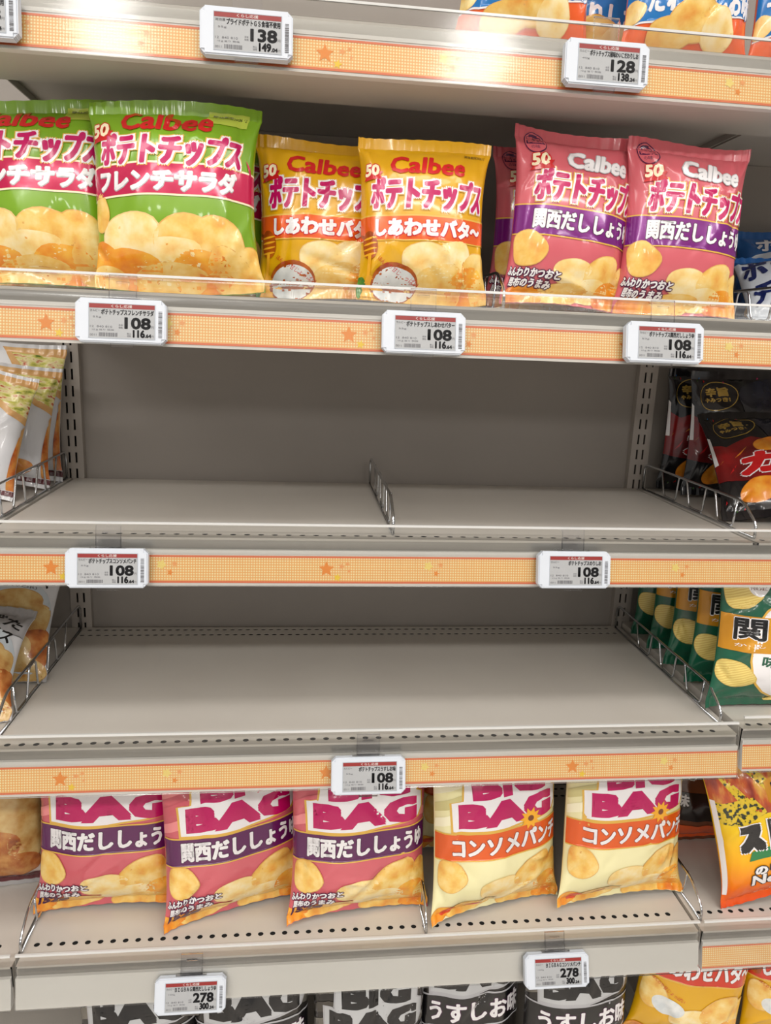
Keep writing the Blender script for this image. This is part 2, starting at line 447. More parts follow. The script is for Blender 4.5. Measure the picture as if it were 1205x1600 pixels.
divider(-0.4495, -0.345, -0.008, SH[4]['z'], 'chrome wire divider beside the pale bags with brush lettering')
divider(0.4365, -0.345, -0.012, SH[4]['z'], 'chrome wire divider beside the green and gold bags')
divider(-0.4475, -0.334, -0.02, SH[5]['z'], 'chrome wire divider left of the large pink bags')
divider(0.0705, -0.334, -0.02, SH[5]['z'], 'chrome wire divider between the large pink and large cream bags')
divider(0.4595, -0.334, -0.02, SH[5]['z'], 'chrome wire divider right of the large cream bags')

# ------------------------------------------------------------------ electronic price tags
def price_tag(x, z, level, tilt, label, product, weight, price, tax, maker='カルビー'):
    d = SH[level]['d']; W, H, D = 0.0870, 0.0430, 0.011
    hgt = z - (SH[level]['z'] - 0.05)
    t = thing('price_tag', (x, -d + hgt * 0.197 - 0.0105, z), label, 'price tag', 'electronic price tags', rot=(math.radians(-tilt), 0, 0))
    bevel_box('housing', W, H, D, 0.0035, HOUSE, t)
    fy = -D / 2
    sx0, sx1, sy0, sy1 = -W * 0.345, W * 0.375, -H * 0.40, H * 0.37
    plane = lambda a, b, ly: (a, fy - 0.0002 - 0.00015 * ly, b)
    flat_part('screen', [(*rect(sx0, sy0, sx1, sy1), EPAPER, 0)], t, plane)
    bz = 0.0006
    fr = MB()
    for (a, b, c, e) in ((sx0 - bz, sx1 + bz, sy1, sy1 + bz), (sx0 - bz, sx1 + bz, sy0 - bz, sy0), (sx0 - bz, sx0, sy0, sy1), (sx1, sx1 + bz, sy0, sy1)):
        fr.box(a, b, fy - 0.0005, fy + 0.0005, c, e, paint('bezel_grey', (170, 176, 184), 0.4))
    fr.build('screen_bezel', t)
    hh = 0.0042
    flat_part('header_bar', [(*rect(sx0, sy1 - hh, sx1, sy1), TAGRED, 1),
              (*text_box('くらし応援', -0.009, sy1 - hh + 0.0007, 0.011, sy1 - 0.0006), TAGW, 2)], t, plane)
    sw = sx1 - sx0; it = []
    n = len(product); pw = min(sw * 0.80, 0.0036 * n)
    it.append((*text_box(maker, sx0 + 0.001, sy1 - hh - 0.0036, sx0 + 0.0105, sy1 - hh - 0.0012), INK, 1))
    it.append((*text_box(product, sx1 - 0.001 - pw, sy1 - hh - 0.0063, sx1 - 0.001, sy1 - hh - 0.0010, grow=0.00018, nd=4), INK, 1))
    it.append((*text_box(weight, sx0 + 0.0035, sy1 - 0.0142, sx0 + 0.0115, sy1 - 0.0122), INKG, 1))
    flat_part('product_lettering', it, t, plane)
    it = [(*text_box(price, sx1 - 0.0285, sy0 + 0.0096, sx1 - 0.0042, sy0 + 0.0202, off=0.01, grow=0.0006), INK, 1),
          (*text_box('円', sx1 - 0.0034, sy0 + 0.0102, sx1 - 0.0008, sy0 + 0.0128), INKG, 1),
          (*text_box(tax.split('.')[0], sx1 - 0.0205, sy0 + 0.0014, sx1 - 0.0098, sy0 + 0.0082, off=0.0, grow=0.00055), INK, 1),
          (*text_box('.' + tax.split('.')[1], sx1 - 0.0092, sy0 + 0.0014, sx1 - 0.0035, sy0 + 0.0046, off=0.0, grow=0.0003, nd=4), INK, 1),
          (*text_box('円', sx1 - 0.0028, sy0 + 0.0016, sx1 - 0.0008, sy0 + 0.0036), INKG, 1)]
    flat_part('price_lettering', it, t, plane)
    it = [(*text_box('12  840 810', sx0 + 0.001, sy0 + 0.0098, sx0 + 0.022, sy0 + 0.0118), INKG, 1),
          (*text_box('本体', sx1 - 0.0345, sy0 + 0.0118, sx1 - 0.0305, sy0 + 0.0138), INKG, 1),
          (*text_box('価格', sx1 - 0.0345, sy0 + 0.0093, sx1 - 0.0305, sy0 + 0.0113), INKG, 1),
          (*text_box('10ｇ当り 税抜', sx0 + 0.003, sy0 + 0.0066, sx0 + 0.024, sy0 + 0.0086), INKG, 1),
          (*text_box('税込', sx1 - 0.0265, sy0 + 0.0036, sx1 - 0.0225, sy0 + 0.0055), INKG, 1),
          (*text_box('価格', sx1 - 0.0265, sy0 + 0.0014, sx1 - 0.0225, sy0 + 0.0033), INKG, 1),
          (*text_box('0011', sx0 + 0.001, sy0 + 0.0015, sx0 + 0.007, sy0 + 0.0036), INKG, 1)]
    rnd = random.Random(int(price) + int(x * 1000)); bx = sx0 + 0.0095
    while bx < sx0 + 0.0265:
        w = rnd.choice((0.0003, 0.0005, 0.0008)); it.append((*rect(bx, sy0 + 0.0012, bx + w, sy0 + 0.005), INKG, 1)); bx += w + rnd.choice((0.0003, 0.0005))
    flat_part('fine_lettering', it, t, plane)
    it = []; by = -H * 0.36
    while by < H * 0.24:
        w = rnd.choice((0.0003, 0.0005, 0.0009)); it.append((*rect(W * 0.415, by, W * 0.458, by + w), INKG, 1)); by += w + rnd.choice((0.0004, 0.0007))
    flat_part('barcode', it, t, plane)
    # clear hanger: plate over the guard, hooks, small tab under the tag
    m = MB(); y0 = D / 2 - 0.002
    m.box(-0.0135, 0.0135, y0, y0 + 0.0008, H / 2 - 0.004, H / 2 + 0.024, CLEAR)
    m.box(-0.0135, 0.0135, y0 - 0.0008, y0 + 0.0016, H / 2 + 0.024, H / 2 + 0.0252, CLEAR)
    m.box(-0.0065, 0.0065, y0 - 0.0012, y0, H / 2 + 0.0165, H / 2 + 0.0185, CLEAR)
    for sx in (-0.0135, 0.0127): m.box(sx, sx + 0.0008, y0 - 0.0012, y0, H / 2, H / 2 + 0.024, CLEAR)
    m.box(-0.019, 0.019, -0.001, y0 + 0.0008, H / 2 + 0.0002, H / 2 + 0.0015, CLEAR)
    m.build('hanger', t)
    m = MB(); m.box(-0.011, 0.011, -0.001, 0.003, -H / 2 - 0.0035, -H / 2 + 0.0002, CLEAR); m.build('hanger_tab', t)
    return t

TL = 11
price_tag(-0.411, 1.531, 1, 6, 'electronic price tag cut by the photo edge on the top shelf rail', '極味食塩不使用', '55g', '138', '149.04', '湖池屋')
price_tag(-0.1615, 1.5315, 1, 6, 'electronic price tag reading 138 on the top shelf rail', 'プライドポテトＧＳ食塩不使用', '55g', '138', '149.04', '湖池屋')
price_tag(0.1935, 1.5315, 1, 6, 'electronic price tag reading 128 on the top shelf rail', 'ポテトチップス極味わいこだわりしお', '40g', '128', '138.24')
price_tag(-0.283, 1.2615, 2, TL, 'electronic price tag reading 108 under the green crisp bags', 'ポテトチップスフレンチサラダ', '55g', '108', '116.64')
price_tag(0.0195, 1.2625, 2, TL, 'electronic price tag reading 108 under the front yellow crisp bag', 'ポテトチップスしあわせバター', '55g', '108', '116.64')
price_tag(0.281, 1.2625, 2, TL, 'electronic price tag reading 108 under the small pink crisp bags', 'ポテトチップス関西だししょうゆ', '53g', '108', '116.64')
price_tag(-0.313, 1.0000, 3, TL, 'electronic price tag reading 108 on the wire-divider shelf rail, left of its middle', 'ポテトチップスコンソメパンチ', '55g', '108', '116.64')
price_tag(0.214, 1.0010, 3, TL, 'electronic price tag reading 108 on the wire-divider shelf rail, right of its middle', 'ポテトチップスのりしお', '55g', '108', '116.64')
price_tag(-0.021, 0.7560, 4, 16, 'electronic price tag reading 108 above the large pink bags', 'ポテトチップスうすしお味', '55g', '108', '116.64')
price_tag(-0.233, 0.4450, 5, 20, 'electronic price tag reading 278 below the large pink bags', 'ＢＩＧＢＡＧ関西だししょうゆ', '160g', '278', '300.24')
price_tag(0.241, 0.4500, 5, 20, 'electronic price tag reading 278 below the large cream bags', 'ＢＩＧＢＡＧコンソメパンチ', '160g', '278', '300.24')

# ------------------------------------------------------------------ crisp bags
NS, NV = 48, 60
class Design:
    """flat artwork of one bag, kept as cut pieces: part -> [(V, F, mat, layer)]; s runs -1..1 across, v 0..1 up"""
    def __init__(s, w, h, T, base, seal=None, back=None):
        s.w, s.h, s.T, s.base, s.seal = w, h, T, base, seal or base
        s.parts = {}
        s.xs = [(-1 + 2 * i / NS) * w / 2 for i in range(1, NS)]; s.ys = [i / NV * h for i in range(1, NV)]
    def _put(s, part, V, F, mat, layer):
        V = np.asarray(V, float); bm = bmesh.new()
        bv = [bm.verts.new((a, b, 0)) for a, b in V]
        for f in F:
            try: bm.faces.new([bv[k] for k in f])
            except ValueError: pass
        lim = s.w / 2 * 0.985
        def bis(co, no, outer=False, inner=False):
            if not bm.faces: return
            bmesh.ops.bisect_plane(bm, geom=bm.verts[:] + bm.edges[:] + bm.faces[:], dist=1e-7, plane_co=co, plane_no=no, clear_outer=outer, clear_inner=inner)
        mn, mx = V.min(0), V.max(0)
        if mx[0] > lim: bis((lim, 0, 0), (1, 0, 0), outer=True)
        if mn[0] < -lim: bis((-lim, 0, 0), (1, 0, 0), inner=True)
        if mx[1] > s.h * 0.995: bis((0, s.h * 0.995, 0), (0, 1, 0), outer=True)
        if mn[1] < s.h * 0.004: bis((0, s.h * 0.004, 0), (0, 1, 0), inner=True)
        for x in s.xs:
            if mn[0] < x < mx[0]: bis((x, 0, 0), (1, 0, 0))
        for y in s.ys:
            if mn[1] < y < mx[1]: bis((0, y, 0), (0, 1, 0))
        bmesh.ops.triangulate(bm, faces=[f for f in bm.faces if len(f.verts) > 4])
        bm.verts.index_update()
        V2 = np.array([v.co[:2] for v in bm.verts]).reshape(-1, 2); F2 = [[v.index for v in f.verts] for f in bm.faces]
        bm.free()
        if len(F2): s.parts.setdefault(part, []).append((V2, F2, mat, layer))
    def P(s, pts): return [(a * s.w / 2, b * s.h) for a, b in pts]
    def poly(s, part, mat, layer, pts):
        V, F = poly_tris(s.P(pts)); s._put(part, V, F, mat, layer)
    def text(s, part, mat, layer, txt, s0, v0, s1, v1, off=0.0, shear=0.0, rot=0.0, grow=0.0, nd=8):
        V, F = text_box(txt, s0 * s.w / 2, v0 * s.h, s1 * s.w / 2, v1 * s.h, off, shear, rot, grow, nd, 2)
        s._put(part, V, F, mat, layer)
    def ell(s, part, mat, layer, cs, cv, r1, r2=None, rot=0.0, jit=0.0, point=0.0, seed=1, n=26):
        """ellipse with radii in metres"""
        r2 = r2 or r1; rnd = random.Random(seed); ph = rnd.random() * 6; pts = []
        for k in range(n):
            a = 2 * PI * k / n; q = 1 + jit * math.sin(3 * a + ph) + jit * 0.6 * math.sin(5 * a + 2 * ph) + point * max(0, math.cos(a)) ** 8
            x, y = r1 * q * math.cos(a), r2 * q * math.sin(a)
            pts.append((cs * s.w / 2 + x * math.cos(rot) - y * math.sin(rot), cv * s.h + x * math.sin(rot) + y * math.cos(rot)))
        V, F = poly_tris(pts); s._put(part, V, F, mat, layer)
    def band(s, part, mat, layer, v0, v1, s0=-1, s1=1, tilt=0.0, bow=0.0, n=14):
        top, bot = [], []
        for k in range(n + 1):
            a = s0 + (s1 - s0) * k / n; q = tilt * a + bow * (1 - a * a)
            top.append((a, v1 + q)); bot.append((a, v0 + q))
        s.poly(part, mat, layer, bot + top[::-1])
    def chip(s, cs, cv, r1, r2=None, rot=0.0, seed=1, layer=2, mats=None, part='chip_print', point=0.15):
        a, b = mats or (CHIP_EDGE, CHIP)
        r2 = r2 or r1 * 0.85
        s.ell(part, a, layer, cs, cv, r1, r2, rot, 0.03, point, seed); s.ell(part, b, layer + 0.5, cs, cv, r1 * 0.955, r2 * 0.95, rot, 0.03, point, seed)

CHIP = film('chip_print_gold', (240, 206, 120), stops=[(0.3, (246, 220, 148)), (0.5, (238, 194, 98)), (0.72, (226, 150, 58))], scale=45)
CHIP_EDGE = film('chip_print_edge', (216, 158, 76), (232, 186, 104), scale=60)
CHIP2 = film('chip_print_pale', (246, 228, 176), stops=[(0.3, (248, 234, 190)), (0.55, (244, 214, 138)), (0.75, (236, 182, 92))], scale=50)
CHIP2_EDGE = film('chip_print_pale_edge', (232, 196, 124), (240, 208, 142), scale=60)
CHIP3 = film('chip_print_orange', (238, 158, 44), stops=[(0.3, (246, 190, 72)), (0.55, (236, 146, 36)), (0.75, (214, 104, 24))], scale=40)
CHIP3_EDGE = film('chip_print_orange_edge', (208, 116, 30), (230, 142, 46), scale=60)
RIDGE = ridged_film('chip_print_ridged', (234, 212, 128), (218, 188, 100)); RIDGE_EDGE = film('chip_print_ridged_edge', (216, 186, 96))
MAG = film('print_magenta', (190, 8, 94)); WHITE = film('print_white', (238, 236, 238)); REDL = film('print_red', (200, 24, 30))
PURP = film('print_purple', (92, 16, 84), rough=0.22, metal=0.15); PLUM = film('print_plum', (72, 16, 66)); BLK = film('print_black', (16, 15, 17)); GREYL = film('print_grey', (178, 178, 182))
GOLDT = film('print_gold_line', (222, 176, 72)); CREAMT = film('print_cream_line', (246, 232, 196))
ORB = film('print_orange_band', (226, 92, 24), rough=0.22, metal=0.1); CRIM = film('print_crimson_band', (190, 16, 74), rough=0.2, metal=0.15)
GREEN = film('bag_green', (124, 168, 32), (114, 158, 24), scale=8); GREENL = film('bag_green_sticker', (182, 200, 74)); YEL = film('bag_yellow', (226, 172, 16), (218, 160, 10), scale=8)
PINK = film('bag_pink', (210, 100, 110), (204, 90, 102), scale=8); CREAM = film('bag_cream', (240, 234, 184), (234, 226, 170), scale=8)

def badge50(D, cs, cv, layer=5):
    D.poly('badge', REDL, layer, [(cs - 0.17, cv - 0.062), (cs + 0.19, cv - 0.045), (cs + 0.15, cv - 0.02), (cs + 0.19, cv + 0.005), (cs - 0.16, cv - 0.02), (cs - 0.12, cv - 0.042)])
    D.text('badge', REDL, layer + 0.5, '50', cs - 0.13, cv - 0.028, cs + 0.13, cv + 0.038, off=0.0, shear=0.2, rot=0.1, grow=0.0021)
    D.text('badge', CREAMT, layer + 1, '50', cs - 0.13, cv - 0.028, cs + 0.13, cv + 0.038, off=0.0, shear=0.2, rot=0.1, grow=0.0009)

def potato_word(D, s0, v0, s1, v1, rot=0.0, halo=0.0030, dark=GOLDT):
    D.text('product_lettering', dark, 3, 'ポテトチップス', s0, v0, s1, v1, 0.0, 0.15, rot, halo + 0.0010, 12)
    D.text('product_lettering', WHITE, 4, 'ポテトチップス', s0, v0, s1, v1, 0.0, 0.15, rot, halo, 12)
    D.text('product_lettering', MAG, 5, 'ポテトチップス', s0, v0, s1, v1, 0.0, 0.15, rot, 0.0015)

def pile(D, spec, mats=((CHIP2_EDGE, CHIP2), (CHIP_EDGE, CHIP), (CHIP3_EDGE, CHIP3))):
    for k, (cs, cv, r1, r2, rot, mi) in enumerate(spec):
        D.chip(cs, cv, r1, r2, rot, k + 3, 2 + k * 0.06, mats[mi], point=0.1)

# small green bag -------------------------------------------------------------
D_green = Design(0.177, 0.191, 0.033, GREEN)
D = D_green
D.text('brand_lettering', REDL, 3, 'Calbee', -0.46, 0.825, 0.34, 0.93, 0.0, 0.12, 0, 0.0010)
potato_word(D, -0.72, 0.635, 0.68, 0.80)
badge50(D, -0.74, 0.82)
D.band('flavour_band', CREAMT, 2, 0.455, 0.63, -1, 0.99, 0.0, 0.02); D.band('flavour_band', CRIM, 2.5, 0.465, 0.62, -1, 0.99, 0.0, 0.02)
D.poly('flavour_band', CRIM, 2.6, [(0.99, 0.5), (0.8, 0.56), (0.86, 0.63), (0.78, 0.70), (0.88, 0.66), (0.93, 0.58), (0.99, 0.56)])
D.text('flavour_lettering', GREYL, 3, 'フレンチサラダ', -0.76, 0.497, 0.64, 0.607, 0.02, 0.05, 0, 0.0013)
D.text('flavour_lettering', WHITE, 4, 'フレンチサラダ', -0.76, 0.5, 0.64, 0.61, 0.02, 0.05, 0, 0.0008)
D.poly('date_sticker', GREENL, 2, [(0.28, 0.875), (0.72, 0.875), (0.72, 0.955), (0.28, 0.955)])
D.text('date_sticker', BLK, 3, '賞味期限2026.12', 0.32, 0.915, 0.69, 0.94)
pile(D, [(-0.80, 0.39, 0.019, 0.014, 1.5, 1), (0.78, 0.13, 0.026, 0.022, 0.3, 1), (0.1, 0.26, 0.027, 0.024, 0.4, 1), (0.45, 0.24, 0.028, 0.024, 2.2, 1), (-0.45, 0.25, 0.03, 0.026, 0.7, 0), (-0.85, 0.14, 0.026, 0.022, 0.2, 2),
         (0.75, 0.05, 0.024, 0.02, 1.0, 1), (-0.1, 0.15, 0.031, 0.022, 0.5, 0), (0.2, 0.1, 0.026, 0.022, 0.2, 2), (-0.5, 0.1, 0.032, 0.022, 0.2, 2), (0.5, 0.1, 0.024, 0.022, 2.0, 1), (-0.1, 0.05, 0.03, 0.02, 0.2, 1), (-0.8, 0.03, 0.03, 0.02, 0.1, 1)])
# small yellow bag ------------------------------------------------------------
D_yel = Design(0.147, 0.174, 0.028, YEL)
D = D_yel
D.text('brand_lettering', REDL, 3, 'Calbee', -0.40, 0.765, 0.46, 0.87, 0.0, 0.12, 0, 0.0009)
potato_word(D, -0.70, 0.545, 0.78, 0.735)
badge50(D, -0.70, 0.775)
D.text('date_sticker', BLK, 3, '賞味期限2026.12', 0.45, 0.895, 0.8, 0.915)
D.band('flavour_band', GOLDT, 2, 0.355, 0.51, -1, 1); D.band('flavour_band', ORB, 2.5, 0.363, 0.50, -1, 1)
D.text('flavour_lettering', REDL, 3, 'しあわせバタ～', -0.62, 0.383, 0.80, 0.482, 0.02, 0, 0, 0.0018)
D.text('flavour_lettering', WHITE, 4, 'しあわせバタ～', -0.62, 0.385, 0.80, 0.485, 0.02, 0, 0, 0.0008)
HON = film('print_honey', (150, 62, 14), (190, 96, 20), scale=80); HON2 = film('print_honey_light', (246, 178, 40)); BUT = film('print_butter_bowl', (232, 234, 232), (206, 212, 214), scale=60)
PARS = film('print_parsley', (44, 110, 40), (80, 140, 40), scale=160)
pile(D, [(0.0, 0.25, 0.02, 0.018, 0.3, 0), (0.35, 0.24, 0.022, 0.02, 1.2, 0), (0.7, 0.2, 0.022, 0.018, 0.7, 1), (0.2, 0.13, 0.024, 0.018, 0.2, 1), (0.55, 0.1, 0.024, 0.02, 0.9, 2), (0.85, 0.07, 0.022, 0.018, 0.3, 1), (0.1, 0.05, 0.024, 0.018, 0.1, 1)])
D.ell('honey_print', HON, 3, -0.74, 0.33, 0.011, 0.015, 0.2); D.poly('honey_print', HON, 3, [(-0.99, 0.41), (-0.72, 0.37), (-0.72, 0.35), (-0.99, 0.39)])
for k in range(4): D.ell('honey_print', HON2, 3.4, -0.74, 0.275 + k * 0.032, 0.010, 0.0011, 0.1)
D.poly('honey_print', HON2, 3.3, [(-0.76, 0.27), (-0.70, 0.27), (-0.70, 0.15), (-0.5, 0.12), (-0.4, 0.02), (-0.85, 0.02), (-0.76, 0.14)])
D.ell('butter_print', HON, 3.4, -0.36, 0.11, 0.022, 0.021); D.ell('butter_print', BUT, 3.6, -0.35, 0.10, 0.02, 0.018)
D.ell('butter_print', PARS, 3.6, -0.9, 0.08, 0.01, 0.012, 0, 0.1)
D.text('butter_print', REDL, 4, 'ほんのり甘じょっぱい', -0.62, 0.165, 0.0, 0.195, rot=-0.6)
# small pink bag --------------------------------------------------------------
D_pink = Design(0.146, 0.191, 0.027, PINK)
D = D_pink
D.ell('stamp', PLUM, 3, -0.56, 0.905, 0.0125); D.ell('stamp', PINK, 3.4, -0.56, 0.905, 0.0114)
D.poly('stamp', PLUM, 3.6, [(-0.70, 0.895), (-0.42, 0.895), (-0.45, 0.94), (-0.5, 0.955), (-0.62, 0.955), (-0.67, 0.94)])
D.text('stamp', PINK, 4, '関西', -0.66, 0.902, -0.46, 0.938, grow=0.0003, nd=4); D.text('stamp', PLUM, 4, 'の味', -0.63, 0.865, -0.5, 0.888)
D.text('brand_lettering', GREYL, 3, 'Calbee', -0.15, 0.765, 0.64, 0.865, 0.0, 0.12, -0.04, 0.0018)
D.text('brand_lettering', WHITE, 4, 'Calbee', -0.15, 0.765, 0.64, 0.865, 0.0, 0.12, -0.04, 0.0009)
potato_word(D, -0.58, 0.555, 0.92, 0.735, -0.05)
badge50(D, -0.52, 0.795)
D.band('flavour_band', GOLDT, 2, 0.365, 0.54, -1, 1, -0.015, 0.0); D.band('flavour_band', film('print_purple_bright', (120, 24, 122), rough=0.2, metal=0.2), 2.5, 0.373, 0.532, -1, 1, -0.015, 0.0)
D.text('flavour_lettering', PLUM, 3, '関西だししょうゆ', -0.58, 0.405, 0.88, 0.505, 0, 0, -0.04, 0.0016); D.text('flavour_lettering', WHITE, 4, '関西だししょうゆ', -0.58, 0.405, 0.88, 0.505, 0, 0, -0.04, 0.0008)
D.chip(-0.62, 0.30, 0.021, 0.019, 2.6, 5, 3.5)
pile(D, [(0.0, 0.19, 0.017, 0.014, 0.3, 0), (0.42, 0.19, 0.022, 0.019, 0.9, 1), (0.85, 0.15, 0.02, 0.02, 0.4, 1), (0.25, 0.09, 0.02, 0.014, 0.2, 0), (0.6, 0.07, 0.022, 0.018, 0.2, 2), (-0.1, 0.05, 0.024, 0.014, 0.3, 1), (-0.6, 0.03, 0.024, 0.014, 0.1, 2), (0.95, 0.05, 0.02, 0.018, 1, 1)])
for (tx, a, b, c, e) in (('ふんわりかつおと', -0.92, 0.145, -0.12, 0.19), ('昆布のうまみ', -0.82, 0.09, -0.2, 0.135)):
    D.text('slogan_lettering', PLUM, 4.5, tx, a, b, c, e, 0, 0, -0.06, 0.0016); D.text('slogan_lettering', WHITE, 5.5, tx, a, b, c, e, 0, 0, -0.06, 0.0004, nd=4)
# large bags ------------------------------------------------------------------
def big_bag(w, h, T, base, band, txt, stripes, word=MAG, halo=WHITE, tcol=WHITE, tdark=PLUM, chips=True, k=1.0):
    D = Design(w, h, T, base); q = lambda pts: [(a, b * k) for a, b in pts]
    for i, (a, b) in enumerate(((0.58, 0.63), (0.67, 0.72), (0.77, 0.83), (0.88, 0.93))):
        D.poly('ribbon_print', stripes[i % 2], 1.4, q([(-1, a), (-0.5, a + 0.05), (0.2, a + 0.06), (1, a), (1, b), (0.2, b + 0.05), (-0.5, b + 0.06), (-1, b)]))
    hal = [(-0.66, 0.575), (0.0, 0.572), (0.70, 0.605), (0.80, 0.65), (0.78, 0.735), (0.66, 0.755), (0.64, 0.87), (-0.46, 0.87), (-0.50, 0.745), (-0.68, 0.735)]
    D.poly('size_lettering', GOLDT if chips else GREYL, 2, q([(a * 1.05, 0.72 + (b - 0.72) * 1.08) for a, b in hal])); D.poly('size_lettering', halo, 2.6, q(hal))
    D.text('size_lettering', word, 3.4, 'BAG', -0.55, 0.602 * k, 0.65, 0.716 * k, 0.0, 0, 0, 0.0036, 12); D.text('size_lettering', word, 3.4, 'BIG', -0.36, 0.754 * k, 0.52, 0.850 * k, 0.0, 0, 0, 0.0031, 12)
    D.band('flavour_band', GOLDT if chips else GREYL, 2, 0.397 * k, 0.563 * k, -1, 1, 0, 0); D.band('flavour_band', band, 2.5, 0.405 * k, 0.555 * k, -1, 1, 0, 0)
    D.text('flavour_lettering', tdark, 3, txt, -0.66, 0.432 * k, 0.80, 0.532 * k, 0, 0, 0, 0.0022); D.text('flavour_lettering', tcol, 4, txt, -0.66, 0.432 * k, 0.80, 0.532 * k, 0, 0, 0, 0.0012)
    if chips:
        D.chip(-0.68, 0.30 * k, 0.025, 0.023, 2.3, 5, 3.5)
        pile(D, [(a, b * k, c, d, e, g) for a, b, c, d, e, g in [(-0.05, 0.20, 0.024, 0.018, 0.3, 0), (0.38, 0.25, 0.031, 0.025, 0.9, 1), (0.80, 0.24, 0.024, 0.026, 0.4, 1), (0.2, 0.12, 0.028, 0.016, 0.2, 0), (0.62, 0.14, 0.026, 0.02, 0.2, 2), (0.85, 0.10, 0.024, 0.02, 0.3, 1), (-0.35, 0.06, 0.03, 0.014, 0.2, 1), (0.3, 0.05, 0.03, 0.016, 0.2, 1), (-0.8, 0.04, 0.026, 0.013, 0.3, 2), (0.7, 0.04, 0.028, 0.014, 0.1, 2)]])
    return D
STR1 = film('ribbon_pink', (236, 140, 142)); STR2 = film('ribbon_pink_deep', (206, 92, 104)); STR3 = film('ribbon_cream', (246, 240, 206)); STR4 = film('ribbon_olive', (206, 196, 134))
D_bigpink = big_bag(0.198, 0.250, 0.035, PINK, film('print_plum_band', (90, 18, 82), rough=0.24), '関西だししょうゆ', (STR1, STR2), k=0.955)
for (tx, a, b, c, e) in (('ふんわりかつおと', -0.93, 0.155, -0.2, 0.195), ('昆布のうまみ', -0.85, 0.105, -0.28, 0.145)):
    D_bigpink.text('slogan_lettering', PLUM, 4.5, tx, a, b, c, e, 0, 0, 0.06, 0.0018); D_bigpink.text('slogan_lettering', WHITE, 5.5, tx, a, b, c, e, 0, 0, 0.06, 0.0005, nd=4)
D_bigpink.poly('weight_print', CHIP3, 2.2, [(-0.99, 0.0), (-0.4, 0.0), (-0.5, 0.06), (-0.99, 0.10)]); D_bigpink.text('weight_print', PLUM, 4.6, '152g', -0.85, 0.045, -0.4, 0.105, 0.03, 0, 0.1, 0.0008)
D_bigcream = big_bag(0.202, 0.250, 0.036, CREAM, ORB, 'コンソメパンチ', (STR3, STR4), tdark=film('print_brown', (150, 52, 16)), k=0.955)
FLOWER = film('print_flower', (246, 176, 30)); HONB = film('print_brown_dot', (120, 60, 20))
D_bigcream.poly('flower_print', FLOWER, 5, [(0.30 + (0.09 if k % 2 else 0.15) * math.cos(k * PI / 10), 0.565 + (0.036 if k % 2 else 0.06) * math.sin(k * PI / 10)) for k in range(20)]); D_bigcream.ell('flower_print', HONB, 5.5, 0.30, 0.565, 0.004)
D_bigcream.ell('tomato_print', film('print_tomato', (216, 70, 40)), 3.9, -0.62, 0.06, 0.012, 0.006, 0.2); D_bigcream.ell('tomato_print', film('print_tomato', (216, 70, 40)), 3.9, -0.3, 0.075, 0.009, 0.005, 0.4)
SILV = film('print_silver', (150, 146, 138), (120, 116, 108), scale=20, metal=0.5, rough=0.25); SMOKE = film('bag_smoke', (54, 50, 47), (40, 37, 35), scale=10, metal=0.3)
def black_bag(h, k): return big_bag(0.170, h, 0.033, SMOKE, BLK, 'うすしお味', (SILV, film('ribbon_dark', (78, 74, 68), metal=0.4)), word=BLK, halo=film('print_lightgrey', (190, 192, 194)), chips=False, k=k)
D_black = black_bag(0.262, 1.0); D_blacktall = black_bag(0.272, 1.14)
D_black.text('brand_lettering', GREYL, 4, 'ポテトチップス', -0.3, 0.885, 0.5, 0.935, 0, 0.1, 0, 0.0006, nd=4)
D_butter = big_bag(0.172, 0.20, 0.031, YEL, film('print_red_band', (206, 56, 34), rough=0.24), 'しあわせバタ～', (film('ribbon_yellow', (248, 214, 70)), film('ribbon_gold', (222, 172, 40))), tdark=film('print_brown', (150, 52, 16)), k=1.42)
D_butter.ell('honey_print', HON, 4, -0.84, 0.70, 0.014, 0.02, 0.2); D_butter.ell('butter_print', BUT, 4.4, -0.4, 0.36, 0.022, 0.014, -0.3); D_butter.text('butter_print', REDL, 5, 'ほんのり甘じょっぱい', -0.75, 0.48, -0.15, 0.51, rot=-0.5)
# orange bags of the top shelf -------------------------------------------------
OR = film('bag_orange', (238, 98, 30), (230, 86, 22), scale=8); BLUE = film('print_blue', (30, 118, 190), rough=0.2)
D_or = Design(0.150, 0.19, 0.028, OR)
D = D_or
D.band('flavour_band', WHITE, 2, 0.225, 0.50, -1, 1, 0.06); D.band('flavour_band', BLUE, 2.5, 0.235, 0.49, -1, 1, 0.06)
D.text('flavour_lettering', BLUE, 3, 'こだわりしお味', -0.8, 0.255, 0.85, 0.40, 0, 0.1, 0.05, 0.002); D.text('flavour_lettering', WHITE, 4, 'こだわりしお味', -0.8, 0.255, 0.85, 0.40, 0, 0.1, 0.05, 0.0012)
D.chip(-0.85, 0.24, 0.016, 0.012, 0.3, 5, 4.5, (CHIP2_EDGE, CHIP2)); D.chip(0.0, 0.22, 0.024, 0.02, 0.5, 6, 4.5); D.chip(0.3, 0.18, 0.02, 0.016, 1.5, 7, 4.8, (CHIP2_EDGE, CHIP2)); D.chip(-0.25, 0.15, 0.022, 0.016, 0.2, 8, 4.6)
D.text('brand_lettering', WHITE, 4, 'Calbee', -0.5, 0.8, 0.5, 0.9, 0.02, 0.1)
